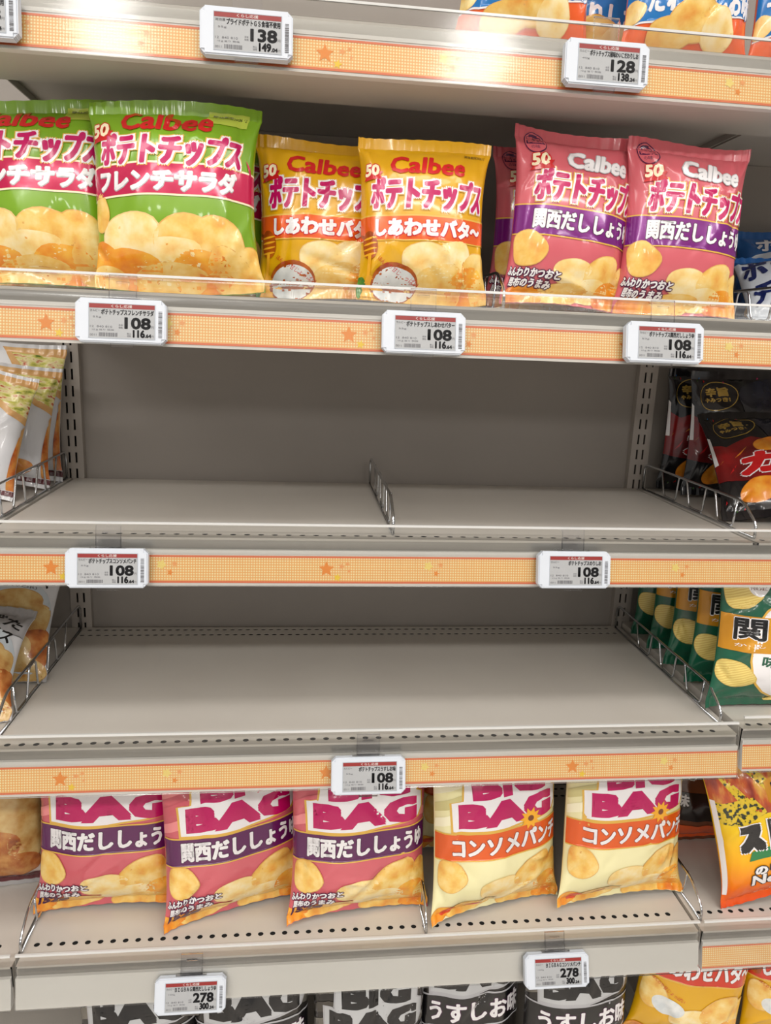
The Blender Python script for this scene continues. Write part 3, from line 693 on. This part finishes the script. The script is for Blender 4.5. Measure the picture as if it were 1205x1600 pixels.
# blue and white bag ------------------------------------------------------------
BL2 = film('bag_blue', (24, 84, 150), (34, 100, 170), scale=10); WH2 = film('bag_white_blue', (214, 222, 232))
D_blue = Design(0.15, 0.14, 0.026, BL2)
D = D_blue
D.ell('panel_print', WH2, 2, 0.0, 0.45, 0.062, 0.045, 0.1, 0.06); D.text('product_lettering', film('print_navy', (20, 36, 96)), 3, 'うすしお', -0.7, 0.36, 0.7, 0.60, 0, 0.1, 0.1, 0.0022); D.chip(-0.2, 0.18, 0.03, 0.02, 0.2, 4, 3.5)
D.text('brand_lettering', WHITE, 4, 'ポテト', -0.5, 0.75, 0.5, 0.9, 0, 0.1, 0, 0.001)
D_bluew = Design(0.15, 0.14, 0.026, WH2)
D = D_bluew
D.text('product_lettering', film('print_navy', (20, 36, 96)), 3, 'ポテト', -0.85, 0.50, 0.5, 0.85, 0, 0.1, -0.1, 0.002); D.text('product_lettering', film('print_navy', (20, 36, 96)), 3, 'チップス', -0.75, 0.12, 0.75, 0.42, 0, 0.1, -0.1, 0.0018); D.band('ribbon_print', BL2, 2, 0.86, 1.0)
# white sandwich bag --------------------------------------------------------------
PALE = film('bag_white', (222, 222, 224), (206, 206, 210), scale=9); GREYB = film('bag_grey', (170, 168, 168), (150, 148, 150), scale=9)
SALAD = film('sandwich_print', (150, 150, 60), stops=[(0.28, (92, 120, 40)), (0.42, (206, 200, 96)), (0.56, (236, 222, 170)), (0.66, (196, 70, 44)), (0.8, (110, 120, 44))], scale=120, stretch=(0.5, 1, 1.4))
BREAD = film('bread_print', (222, 178, 118), (202, 148, 84), scale=40); CRISP = film('toast_print', (200, 118, 40), stops=[(0.3, (222, 158, 70)), (0.6, (186, 92, 30)), (0.8, (120, 52, 20))], scale=60)
def sandwich_bag(h):
    D = Design(0.15, h, 0.024, PALE)
    D.poly('sandwich_print', BREAD, 2, [(-0.1, 0.97), (0.99, 0.97), (0.99, 0.60), (0.55, 0.66), (0.1, 0.80)]); D.poly('sandwich_print', SALAD, 2.5, [(0.02, 0.93), (0.99, 0.90), (0.99, 0.66), (0.6, 0.70), (0.2, 0.82)])
    D.text('product_lettering', BLK, 3, '小麦粉を生かした', -0.95, 0.60, 0.30, 0.67, 0, 0, -0.1, 0.0004, nd=4)
    D.poly('toast_print', CRISP, 2.2, [(0.72, 0.08), (0.99, 0.08), (0.99, 0.56), (0.88, 0.50), (0.80, 0.34)]); D.poly('toast_print', BREAD, 2.6, [(0.90, 0.56), (0.99, 0.60), (0.99, 0.30), (0.94, 0.36)])
    D.ell('toast_print', CRISP, 2.4, 0.2, 0.14, 0.03, 0.012, 0.2); D.ell('toast_print', CRISP, 2.4, -0.4, 0.15, 0.03, 0.014, 0.1)
    D.band('stripe_print', film('print_maroon', (84, 22, 30)), 3, 0.035, 0.075)
    return D
D_sand = sandwich_bag(0.168); D_sandtall = sandwich_bag(0.196)
# pale brush-lettered bag ------------------------------------------------------------
T1 = film('chip_print_tan', (206, 172, 112), stops=[(0.3, (216, 190, 132)), (0.55, (196, 156, 92)), (0.75, (168, 112, 58))], scale=50); T1E = film('chip_print_tan_edge', (176, 132, 76), (196, 156, 100), scale=60)
T2 = film('chip_print_brown', (188, 122, 60), stops=[(0.3, (206, 150, 84)), (0.55, (172, 98, 46)), (0.75, (122, 58, 28))], scale=50); T2E = film('chip_print_brown_edge', (148, 84, 40), (170, 104, 54), scale=60)
TAN = ((T1E, T1), (T1E, T1), (T2E, T2))
def brush_bag(h):
    D = Design(0.19, h, 0.024, PALE, GREYB)
    D.band('panel_print', GREYB, 1.5, 0.70, 0.99)
    D.text('product_lettering', BLK, 3, 'て揚げた', -0.5, 0.83, 0.85, 0.93, 0, 0.1, -0.22, 0.0006, nd=6); D.text('product_lettering', BLK, 3, 'ポテトチップス', -0.98, 0.70, 0.75, 0.82, 0, 0.1, -0.2, 0.0006, nd=6)
    D.text('fine_lettering', INKG, 3, 'POTATO CHIPS', -0.85, 0.645, 0.25, 0.68); D.text('fine_lettering', INKG, 3, '(EXTRA SALTED FLAVOR)', -0.85, 0.605, 0.55, 0.63)
    D.ell('panel_print', film('print_haze', (190, 198, 204)), 1.8, 0.1, 0.34, 0.085, 0.075)
    pile(D, [(0.35, 0.50, 0.03, 0.022, 0.3, 0), (-0.2, 0.48, 0.034, 0.024, 0.3, 0), (0.55, 0.38, 0.036, 0.026, 0.6, 0), (0.1, 0.34, 0.04, 0.03, 0.3, 1), (-0.5, 0.33, 0.04, 0.03, 0.3, 1), (0.75, 0.22, 0.034, 0.028, 0.3, 2), (0.2, 0.18, 0.04, 0.03, 0.3, 1), (-0.4, 0.16, 0.04, 0.03, 0.3, 2), (0.5, 0.06, 0.04, 0.02, 0.1, 1)], TAN)
    return D
D_hand = brush_bag(0.21); D_handlow = brush_bag(0.165)
D_brown = Design(0.20, 0.235, 0.032, film('bag_peach', (222, 206, 196), (206, 186, 174), scale=9), GREYB)
D = D_brown
D.text('product_lettering', BLK, 3, '薄く揚げた', -0.3, 0.86, 0.6, 0.92, 0, 0.1, 0, 0.0005, nd=6); D.text('product_lettering', BLK, 3, 'ポテトチップス', -0.9, 0.745, 0.98, 0.83, 0, 0.1, 0.05, 0.0006, nd=6)
D.text('fine_lettering', INKG, 3, 'POTATO CHIPS (EXTRA SALTED)', -0.9, 0.685, 0.95, 0.72, rot=0.03)
pile(D, [(0.5, 0.58, 0.036, 0.026, 0.3, 0), (0.0, 0.58, 0.034, 0.024, 0.3, 0), (0.8, 0.48, 0.03, 0.026, 0.6, 0), (0.3, 0.44, 0.038, 0.028, 0.3, 1), (-0.4, 0.43, 0.04, 0.03, 0.3, 1), (0.75, 0.30, 0.034, 0.028, 0.3, 1), (0.2, 0.28, 0.04, 0.03, 0.3, 2), (-0.4, 0.26, 0.04, 0.03, 0.3, 2), (0.5, 0.16, 0.04, 0.02, 0.1, 2)], TAN)
D.band('stripe_print', film('print_maroon', (84, 22, 30)), 4.5, 0.03, 0.08); D.poly('sticker', WHITE, 4.8, [(-0.5, 0.17), (0.3, 0.17), (0.3, 0.21), (-0.5, 0.21)])
# black spicy bag --------------------------------------------------------------------
BAGK = film('bag_black', (20, 19, 22), (30, 27, 30), scale=10, rough=0.2); FLAME = film('print_flame_red', (150, 20, 22), (96, 14, 16), scale=20); GOLD = film('print_gold', (206, 172, 84), metal=0.4); RED2 = film('print_red_bold', (196, 24, 28)); NAVY = film('print_dusk', (36, 40, 62), (22, 22, 32), scale=25)
D_spicy = Design(0.165, 0.196, 0.0185, BAGK)
D = D_spicy
rnd = random.Random(7)
D.poly('flame_print', FLAME, 1.5, [(-0.99, 0.30), (-0.2, 0.26), (0.6, 0.36), (0.99, 0.52), (0.99, 0.66), (0.3, 0.60), (-0.2, 0.68), (-0.6, 0.60), (-0.99, 0.66)])
for k in range(14):
    a = rnd.uniform(-0.9, 0.7); b = rnd.uniform(0.3, 0.62); D.poly('flame_print', (RED2, FLAME, CHIP3)[k % 3] if k % 5 else RED2, 1.7 + k * 0.03, [(a, b), (a + rnd.uniform(0.1, 0.3), b + rnd.uniform(0.03, 0.10)), (a + 0.1, b + 0.03)])
D.ell('dusk_print', NAVY, 1.6, 0.45, 0.78, 0.045, 0.034, 0.2, 0.08)
D.chip(0.0, 0.60, 0.02, 0.012, 0.5, 4, 3, (CHIP3_EDGE, CHIP3)); D.chip(-0.25, 0.20, 0.026, 0.017, 0.5, 5, 3, (CHIP3_EDGE, CHIP3)); D.chip(0.5, 0.14, 0.022, 0.016, 0.8, 6, 3, (CHIP3_EDGE, CHIP3))
D.ell('stamp', GOLD, 2, -0.42, 0.80, 0.027, 0.022, 0.3); D.ell('stamp', BAGK, 2.5, -0.42, 0.80, 0.0258, 0.0208, 0.3)
D.text('stamp', GOLD, 3, '辛旨', -0.60, 0.80, -0.24, 0.865, 0, 0, 0.1, 0.0009); D.text('stamp', GOLD, 3, 'やみつき!', -0.62, 0.755, -0.22, 0.787, 0, 0, 0.1, 0.0004, nd=4)
D.text('product_lettering', WHITE, 4, 'カラ', -0.5, 0.36, 0.75, 0.53, 0.02, 0.25, 0.2, 0.0042); D.text('product_lettering', RED2, 5, 'カラ', -0.5, 0.36, 0.75, 0.53, 0.02, 0.25, 0.2, 0.0026)
D.poly('white_print', WHITE, 2.2, [(-0.98, 0.45), (-0.85, 0.45), (-0.9, 0.72), (-0.98, 0.74)])
for k in range(26):
    a, b = rnd.uniform(-0.9, 0.9), (rnd.uniform(0.04, 0.13) if k < 18 else rnd.uniform(0.9, 0.95)); c = (RED2, S_YE, BLUE, PARS, MAG)[k % 5]; r = rnd.uniform(0.02, 0.045)
    D.poly('confetti_print', c, 3.2, [(a, b), (a + r, b + r * 0.3), (a + r * 0.3, b + r * 0.8)])
# green and gold bag ------------------------------------------------------------------
GRN2 = film('bag_dark_green', (14, 92, 66), (10, 80, 56), scale=9); GOLD2 = film('band_gold', (214, 152, 26), (200, 136, 18), scale=12, metal=0.15)
D_gold = Design(0.185, 0.215, 0.0265, GRN2)
D = D_gold
D.ell('oval_print', GOLDT, 1.5, 0.16, 0.42, 0.058, 0.078); D.ell('oval_print', WHITE, 1.8, 0.16, 0.42, 0.0555, 0.0755)
D.band('flavour_band', GOLD2, 2.2, 0.40, 0.62, -1, 1, 0, -0.01)
D.text('flavour_lettering', WHITE, 3, '関西味', -0.70, 0.47, 0.66, 0.60, 0, 0, 0, 0.0024); D.text('flavour_lettering', BLK, 4, '関西味', -0.70, 0.47, 0.66, 0.60, 0, 0, 0, 0.0011)
D.text('fine_lettering', WHITE, 4, 'か ん さ い あ じ', -0.68, 0.425, 0.6, 0.445)
D.text('slogan_lettering', GRN2, 3, '味付けのり', -0.30, 0.305, 0.60, 0.375, 0, 0, 0, 0.0006, nd=4); D.text('fine_lettering', GRN2, 3, '兵庫県淡路島', -0.1, 0.265, 0.5, 0.283)
D.text('brand_lettering', WHITE, 3, 'Calbee', 0.0, 0.875, 0.70, 0.95, 0.0, 0.12, 0, 0.0009)
D.text('product_lettering', WHITE, 3, 'ポテトチップス', -0.22, 0.70, 0.88, 0.85, 0.0, 0.15, 0, 0.003); D.text('product_lettering', MAG, 4, 'ポテトチップス', -0.22, 0.70, 0.88, 0.85, 0.0, 0.15, 0, 0.0014)
D.ell('seaweed_print', BLK, 3, 0.5, 0.67, 0.022, 0.012, 0.5, 0.12); D.ell('seaweed_print', PARS, 2.8, 0.5, 0.63, 0.02, 0.008, 0.1)
D.chip(-0.62, 0.77, 0.030, 0.025, 0.5, 4, 3, (RIDGE_EDGE, RIDGE)); D.chip(-0.66, 0.25, 0.03, 0.018, -0.3, 5, 3, (RIDGE_EDGE, RIDGE)); D.chip(0.35, 0.12, 0.042, 0.012, 0.35, 6, 3, (RIDGE_EDGE, RIDGE))
D.ell('sticker_print', WHITE, 4.5, -0.40, 0.80, 0.012, 0.014, 0, 0.03); D.text('sticker_print', HONB, 5.5, '関西', -0.50, 0.803, -0.3, 0.83); D.text('sticker_print', HONB, 5.5, '限定', -0.50, 0.77, -0.3, 0.797)
# yellow to orange bag with black lettering ------------------------------------------------
m_, N_, L_, B_ = new_mat('bag_yellow_orange'); B_.inputs['Roughness'].default_value = 0.25
tc_ = N_.new('ShaderNodeTexCoord'); sp_ = N_.new('ShaderNodeSeparateXYZ'); mr_ = N_.new('ShaderNodeMapRange'); mr_.inputs[1].default_value = 0.0; mr_.inputs[2].default_value = 0.22
L_.new(tc_.outputs['Object'], sp_.inputs[0]); L_.new(sp_.outputs[2], mr_.inputs[0])
L_.new(ramp(N_, L_, mr_.outputs[0], [(0.0, (236, 84, 22)), (0.14, (240, 110, 24)), (0.36, (246, 176, 20)), (0.6, (240, 202, 26)), (1.0, (214, 186, 20))]).outputs[0], B_.inputs['Base Color'])
nb_ = noise(N_, L_, 26, 2, stretch=(1, 1, 0.7)); bump(N_, L_, B_, nb_.outputs[0], 0.55, 0.006)
YO = m_
NORI = film('print_seaweed_flecks', (206, 176, 26), stops=[(0.40, (40, 44, 16)), (0.47, (214, 186, 30)), (0.7, (226, 190, 40))], scale=180, detail=1)
STICK = film('print_sticks', (196, 96, 40), stops=[(0.3, (226, 170, 70)), (0.5, (190, 82, 34)), (0.7, (140, 44, 26))], scale=50, stretch=(1.6, 1, 0.5))
D_yo = Design(0.19, 0.235, 0.034, YO)
D = D_yo
D.band('seaweed_print', NORI, 1.5, 0.88, 0.995); D.poly('stick_print', STICK, 1.6, [(-0.99, 0.9), (0.99, 0.88), (0.99, 0.62), (-0.2, 0.62), (-0.7, 0.70), (-0.99, 0.72)])
for k in range(5): a = -0.7 + k * 0.2; D.poly('stick_print', (NORI, STICK)[k % 2], 1.9 + 0.02 * k, [(a, 0.86), (a + 0.12, 0.86), (a + 0.42, 0.66), (a + 0.28, 0.65)])
D.poly('seaweed_print', NORI, 1.7, [(-0.95, 0.70), (-0.25, 0.72), (-0.2, 0.62), (-0.5, 0.56), (-0.95, 0.58)])
hexa = [(0.10 + 0.21 * math.cos(k * PI / 3 + 0.5), 0.735 + 0.085 * math.sin(k * PI / 3 + 0.5)) for k in range(6)]
D.poly('emblem', GOLD2, 2.8, [(0.10 + (a - 0.10) * 1.4, 0.735 + (b - 0.735) * 1.3) for a, b in hexa]); D.poly('emblem', BLK, 3, hexa); D.poly('emblem', CHIP, 3.3, [(0.10 + (a - 0.10) * 0.9, 0.735 + (b - 0.735) * 0.9) for a, b in hexa]); D.text('emblem', BLK, 4, '湖', 0.0, 0.69, 0.2, 0.78, 0, 0, 0, 0.0005)
D.text('product_lettering', WHITE, 4, 'ストロング', -0.58, 0.42, 0.98, 0.59, 0, 0.12, 0.08, 0.0062, 12); D.text('product_lettering', BLK, 5, 'ストロング', -0.58, 0.42, 0.98, 0.59, 0, 0.12, 0.08, 0.0045, 12)
D.poly('ribbon_print', film('print_ribbon_green', (16, 120, 60)), 3, [(-0.5, 0.33), (-0.45, 0.39), (0.0, 0.44), (0.99, 0.40), (0.99, 0.33), (0.0, 0.36)]); D.text('fine_lettering', FLOWER, 5, 'のりのり塩', 0.1, 0.355, 0.7, 0.40, 0, 0, 0, 0.0006, nd=4)
for tx, a, b, c, e in (('のりのり量', -0.42, 0.245, 0.38, 0.305), ('No.1!', -0.46, 0.165, 0.08, 0.235)):
    D.text('slogan_lettering', BLK, 4, tx, a, b, c, e, 0, 0.1, 0.1, 0.0024); D.text('slogan_lettering', WHITE, 5, tx, a, b, c, e, 0, 0.1, 0.1, 0.0010)
D.chip(0.45, 0.18, 0.03, 0.012, 0.3, 5, 3.2, (CHIP3_EDGE, CHIP)); D.text('fine_lettering', CREAMT, 4, '写真はイメージです。すべての原料を使用し', -0.4, 0.085, 0.8, 0.10); D.text('fine_lettering', CREAMT, 4, '作り方を表示しているものではありません', -0.4, 0.06, 0.7, 0.075)
D.poly('back_panel_print', WHITE, 2.4, [(-0.985, 0.10), (-0.86, 0.10), (-0.88, 0.72), (-0.985, 0.72)])
D_box = Design(0.19, 0.20, 0.034, film('bag_brown_back', (120, 66, 34), (92, 46, 26), scale=12))
D = D_box
D.poly('panel_print', GOLD2, 2, [(-0.3, 0.8), (0.3, 0.8), (0.35, 0.95), (-0.25, 0.95)]); D.text('product_lettering', WHITE, 3, 'ストロ', -0.95, 0.62, 0.1, 0.76, 0, 0.1, 0, 0.004); D.text('product_lettering', BLK, 4, 'ストロ', -0.95, 0.62, 0.1, 0.76, 0, 0.1, 0, 0.0024)
D.poly('panel_print', BLK, 2, [(-0.98, 0.25), (0.2, 0.25), (0.2, 0.5), (-0.98, 0.5)]); D.text('product_lettering', WHITE, 3, 'の味', -0.85, 0.38, -0.5, 0.48, 0, 0, 0, 0.0008); D.band('panel_print', OR, 2, 0.03, 0.2)

BAGN = [0]
def bag(D, x, y, z, label, group, lean=10, yaw=0, roll=0, seed=None, crush=1.0, flare=0.0, name='crisp_bag'):
    BAGN[0] += 1
    rnd = random.Random(seed if seed is not None else 100 + BAGN[0])
    w, h, T = D.w, D.h, D.T
    W1 = [(rnd.uniform(2, 7), rnd.uniform(0, 6.28), rnd.uniform(0.4, 1)) for _ in range(4)]
    W2 = [(rnd.uniform(9, 20), rnd.uniform(0, 6.28), rnd.uniform(0.4, 1)) for _ in range(4)]
    CR = []
    for k in range(26):
        a = PI / 2 + rnd.gauss(0, 0.6); CR.append((rnd.uniform(-0.9, 0.9), rnd.choice((rnd.uniform(0.05, 0.35), rnd.uniform(0.65, 0.95), rnd.uniform(0, 1))), math.cos(a), math.sin(a), rnd.uniform(0.0026, 0.006), rnd.uniform(-1, 1), rnd.uniform(0.012, 0.045)))
    sv = 0.013 / h; p1, p2 = rnd.uniform(0, 6), rnd.uniform(0, 6); tw = rnd.uniform(-1, 1)
    def surf(s, v, side, off=0.0):
        s = np.asarray(s, float); v = np.asarray(v, float)
        vv = np.clip((v - sv) / (1 - 2 * sv), 0, 1); q = np.abs(2 * vv - 1)
        g = np.clip(1 - q ** 2.7, 0, 1) ** 0.72
        g = g * (1.0 + 0.10 * (0.5 - vv))
        a = w / 2 * (1 - 0.085 * g)
        xs = 0.72 * np.sin(PI / 2 * s) + 0.28 * s
        prof = np.clip(np.cos(PI / 2 * s), 0, 1) ** 0.8
        d = T * g * prof
        e = np.exp(-np.minimum(vv, 1 - vv) / 0.16); body = np.clip(g * 4, 0, 1) * np.clip(prof * 3, 0, 1)
        wr = sum(am * np.sin(fr * s * 1.6 + ph + 2.2 * vv * np.sin(ph)) for fr, ph, am in W1) * 0.0009
        wr2 = sum(am * np.sin(fr * s + ph) for fr, ph, am in W2) * 0.0011 * e
        X = s * w / 2; Z = v * h; cr = 0
        for cs, cv, ca, sa, sig, amp, ln in CR:
            dx = X - cs * w / 2; dz = Z - cv * h; t = dx * ca + dz * sa; n = -dx * sa + dz * ca
            cr = cr + amp * 0.0034 * np.exp(-(n / sig) ** 2 - (t / ln) ** 2)
        d = d + (wr + wr2 + cr) * body * crush * (1 if side > 0 else 0.6)
        bend = 0.004 * np.sin(2.4 * s + p1) * np.exp(-((1 - v) / 0.10)) + 0.005 * np.sin(2.0 * s + p2) * np.exp(-(v / 0.09)) + 0.0009 * np.sin(40 * s + p1) * (1 - np.clip(g * 6, 0, 1))
        bend = bend - 0.006 * flare * np.exp(-(v / 0.08)) * (s * s)
        x = a * xs * (1 + off * 0.6 / (w / 2)) + tw * 0.003 * np.sin(PI * v)
        yv = bend - (d * side + (0.0004 * side if side > 0 else -0.0004)) - off * side
        zz = v * h + 0.0022 * np.sin(3 * s + p2) * (v - 0.5) * 2 * np.clip(np.abs(v - 0.5) * 2, 0, 1) ** 3
        zz = zz + 0.008 * flare * (1 - s * s) * np.exp(-(v / 0.12))
        return np.stack([x, yv, zz], -1)
    t = thing(name, (x, y, z), label, 'crisp bag', group, rot=(math.radians(-lean), math.radians(roll), math.radians(yaw)))
    S = np.linspace(-1, 1, NS + 1); V = np.linspace(0, 1, NV + 1)
    sg, vg = np.meshgrid(S, V)
    Pf = surf(sg, vg, 1).reshape(-1, 3); Pb = surf(sg, vg, -1).reshape(-1, 3)
    n1 = NS + 1; sr = max(1, int(round(sv * NV)) )
    def grid(rows, fn, r0, r1, close=True):
        vs = np.concatenate([Pf, Pb]); o = len(Pf); fs = []
        for i in range(r0, r1):
            for j in range(NS):
                a = i * n1 + j; fs.append((a, a + 1, a + 1 + n1, a + n1)); fs.append((o + a + 1, o + a, o + a + n1, o + a + 1 + n1))
            a = i * n1; fs.append((a, a + n1, o + a + n1, o + a)); a = i * n1 + NS; fs.append((a + n1, a, o + a, o + a + n1))
        return vs, fs
    def mesh_part(nm, r0, r1, mat):
        vs, fs = grid(None, None, r0, r1)
        used = sorted({k for f in fs for k in f}); mp = {k: i for i, k in enumerate(used)}
        me = bpy.data.meshes.new(nm); me.from_pydata(vs[used].tolist(), [], [[mp[k] for k in f] for f in fs]); me.materials.append(mat)
        me.polygons.foreach_set('use_smooth', [True] * len(me.polygons)); me.update()
        return link_mesh(nm, me, t)
    pouch = mesh_part('pouch', sr, NV - sr, D.base)
    mesh_part('top_seal', NV - sr, NV, D.seal); mesh_part('bottom_seal', 0, sr, D.seal)
    for nm, items in D.parts.items():
        vs, fs, mi, mats, b = [], [], [], [], 0
        for V2, F2, mat, ly in items:
            if mat not in mats: mats.append(mat)
            vs.append(surf(V2[:, 0] / (w / 2), V2[:, 1] / h, 1, 0.00030 + 0.00022 * ly)); fs += [[k + b for k in f] for f in F2]; mi += [mats.index(mat)] * len(F2); b += len(V2)
        me = bpy.data.meshes.new(nm); me.from_pydata(np.concatenate(vs).tolist(), [], fs)
        for mm in mats: me.materials.append(mm)
        me.polygons.foreach_set('material_index', mi); me.polygons.foreach_set('use_smooth', [True] * len(fs)); me.update()
        link_mesh(nm, me, t)
    R = t.rotation_euler.to_matrix(); allp = np.concatenate([Pf, Pb]) @ np.array(R).T
    t.location.z = z + 0.0004 - allp[:, 2].min()
    return t

Z1, Z2, Z3, Z4, Z5 = (SH[k]['z'] for k in (1, 2, 3, 4, 5))
# top shelf
G = 'orange bags on the top shelf'
bag(D_or, 0.126, -0.285, Z1, 'orange crisp bag with a chip picture, left end of the top shelf row', G, 4, 0)
bag(D_or, 0.222, -0.215, Z1, 'orange crisp bag standing back between two front orange bags', G, 4, 0)
bag(D_or, 0.3125, -0.285, Z1, 'orange crisp bag with blue lettered band in full view on the top shelf', G, 4, 0, 1)
bag(D_or, 0.462, -0.285, Z1, 'orange crisp bag cut by the photo edge on the top shelf', G, 4, 0)
# green bags
G = 'small green bags'
bag(D_green, -0.382, -0.286, Z2, 'small green crisp bag at the photo edge, beside another green bag', G, 6, 0, -2.5)
bag(D_green, -0.234, -0.318, Z2, 'small green crisp bag in full view with magenta lettering and crimson band', G, 6, 0, -1.5)
bag(D_green, -0.226, -0.225, Z2, 'small green crisp bag mostly hidden behind the fully visible green bag', G, 5, 0, 1)
bag(D_green, -0.385, -0.205, Z2, 'small green crisp bag hidden behind the green bag at the photo edge', G, 5, 0, 0)
G = 'small yellow bags'
bag(D_yel, -0.085, -0.272, Z2, 'small yellow crisp bag in shade, between green bag and front yellow bag', G, 5, 0, -0.5)
bag(D_yel, 0.027, -0.312, Z2, 'small yellow crisp bag standing furthest forward, right of its yellow twin', G, 6, 0, -0.5)
G = 'small pink bags'
bag(D_pink, 0.1865, -0.235, Z2, 'small pink crisp bag half hidden behind the divider-side pink bag', G, 4, 0, 1.5)
bag(D_pink, 0.1895, -0.308, Z2, 'small pink crisp bag in front beside the wire divider and the yellow bag', G, 6, 2, 3)
bag(D_pink, 0.238, -0.165, Z2, 'small pink crisp bag at the back, its top corner showing between the front pink bags', G, 4, 0, 1)
bag(D_pink, 0.321, -0.316, Z2, 'small pink crisp bag in front at the end of the row, nearest the blue bags', G, 6, 0, 1.5)
G = 'blue bags'
bag(D_blue, 0.60, -0.09, Z2, 'dark blue crisp bag standing behind the white and blue bag', G, 12, -10, 2)
bag(D_bluew, 0.545, -0.24, Z2, 'white and blue crisp bag next to the last pink bag', G, 50, -14, -2)
# sandwich bags (left neighbour, third shelf)
G = 'white sandwich-picture bags'
bag(D_sand, -0.551, -0.180, Z3, 'white crisp bag with sandwich picture, foremost of its row', G, 15, 6, 12)
bag(D_sand, -0.528, -0.110, Z3, 'white crisp bag with sandwich picture, second from the front of its row', G, 13, 8, 7)
bag(D_sandtall, -0.530, -0.044, Z3, 'white crisp bag with sandwich picture, furthest back and in shade', G, 8, 4, 3)
# black bags (right neighbour, third shelf)
G = 'black and red bags'
bag(D_spicy, 0.552, -0.030, Z3, 'black and red crisp bag at the back against the upright', G, 3, -2, 1)
bag(D_spicy, 0.571, -0.074, Z3, 'black and red crisp bag standing upright just before the rearmost black bag', G, 4, -2, 0)
bag(D_spicy, 0.548, -0.254, Z3, 'black and red crisp bag lying back steeply beside the wire divider', G, 50, -14, -5)
bag(D_spicy, 0.640, -0.316, Z3, 'black and red crisp bag leaning back in front of the reclining one', G, 48, -12, 4)
bag(D_spicy, 0.735, -0.180, Z3, 'black and red crisp bag cut by the photo edge, right of the leaning ones', G, 20, -8, 4)
# brush-lettered bags (left neighbour, fourth shelf)
G = 'pale brush-lettered bags'
bag(D_handlow, -0.540, -0.322, Z4, 'pale crisp bag with brush lettering, foremost beside the wire divider', G, 58, 8, 6)
bag(D_hand, -0.535, -0.212, Z4, 'pale crisp bag with brush lettering, reclining behind the foremost one', G, 42, 8, 9)
# green and gold bags (right neighbour, fourth shelf)
G = 'green and gold bags'
ZR = Z4 + 0.008
bag(D_gold, 0.536, -0.066, ZR, 'green and gold crisp bag furthest back by the upright', G, 6, -3, 0)
bag(D_gold, 0.533, -0.127, ZR, 'green and gold crisp bag second from the back of its row', G, 6, -3, 0.5)
bag(D_gold, 0.531, -0.188, ZR, 'green and gold crisp bag in the middle of its row', G, 6, -3, 1)
bag(D_gold, 0.530, -0.249, ZR, 'green and gold crisp bag directly behind the foremost one', G, 6, -3, 1)
bag(D_gold, 0.521, -0.318, ZR, 'foremost green and gold crisp bag with the white oval panel in view', G, 6, -1, 1, flare=1)
# fifth shelf
bag(D_brown, -0.556, -0.215, Z5, 'white and brown crisp bag left of the first divider on the large-bag shelf', 'brown crisp bags', 8, 6, 1)
G = 'large pink bags'
bag(D_bigpink, -0.356, -0.260, Z5, 'large pink crisp bag nearest the white and brown bag', G, 9, 3, 1.0, flare=1)
bag(D_bigpink, -0.183, -0.276, Z5, 'large pink crisp bag in the middle, turned sideways with its corner pointing out', G, 9, 20, 0.5, flare=1)
bag(D_bigpink, -0.018, -0.292, Z5, 'large pink crisp bag beside the divider and the cream bags', G, 9, 7, 1.0, flare=1)
bag(D_bigpink, -0.033, -0.160, Z5, 'large pink crisp bag hidden behind the one beside the divider', G, 5, 2, 1)
G = 'large cream bags'
bag(D_bigcream, 0.175, -0.294, Z5, 'large cream crisp bag with orange band beside the divider', G, 9, 14, 0.8, flare=1)
bag(D_bigcream, 0.360, -0.288, Z5, 'large cream crisp bag with orange band at the end next to the yellow bag', G, 9, 10, 2.8, flare=1)
bag(D_bigcream, 0.178, -0.160, Z5, 'large cream crisp bag behind the cream bag beside the divider', G, 4, 2, 1)
G = 'yellow and orange bags'
bag(D_yo, 0.594, -0.311, Z5, 'yellow and orange crisp bag with bold black lettering', G, 9, 4, -13)
bag(D_box, 0.562, -0.165, Z5, 'brown crisp bag in shade behind the yellow and orange bag', G, 3, 2, 0)
# bottom shelf
ZB = 0.15
G = 'large black bags'
bag(D_blacktall, -0.314, -0.30, ZB, 'leftmost large black crisp bag, under the price tag of the pink bags', G, 5, 2, -1)
bag(D_blacktall, -0.158, -0.30, ZB, 'large black crisp bag second from the left in the bottom row', G, 5, 4, -1)
bag(D_black, 0.004, -0.30, ZB, 'large black crisp bag showing the word BIG in the bottom row', G, 3, 2, 0)
bag(D_blacktall, 0.156, -0.272, ZB, 'large black crisp bag with flavour lettering, second black bag from the yellow bag', G, 5, 4, 0)
bag(D_blacktall, 0.314, -0.30, ZB, 'large black crisp bag next to the large yellow bag in the bottom row', G, 5, 2, 0)
G = 'large yellow bags'
bag(D_butter, 0.478, -0.295, 0.225, 'large yellow butter crisp bag with red band in the bottom row', G, 5, -6, 7)
bag(D_butter, 0.660, -0.295, 0.225, 'large yellow crisp bag cut by the photo edge in the bottom row', G, 5, 0, 0)
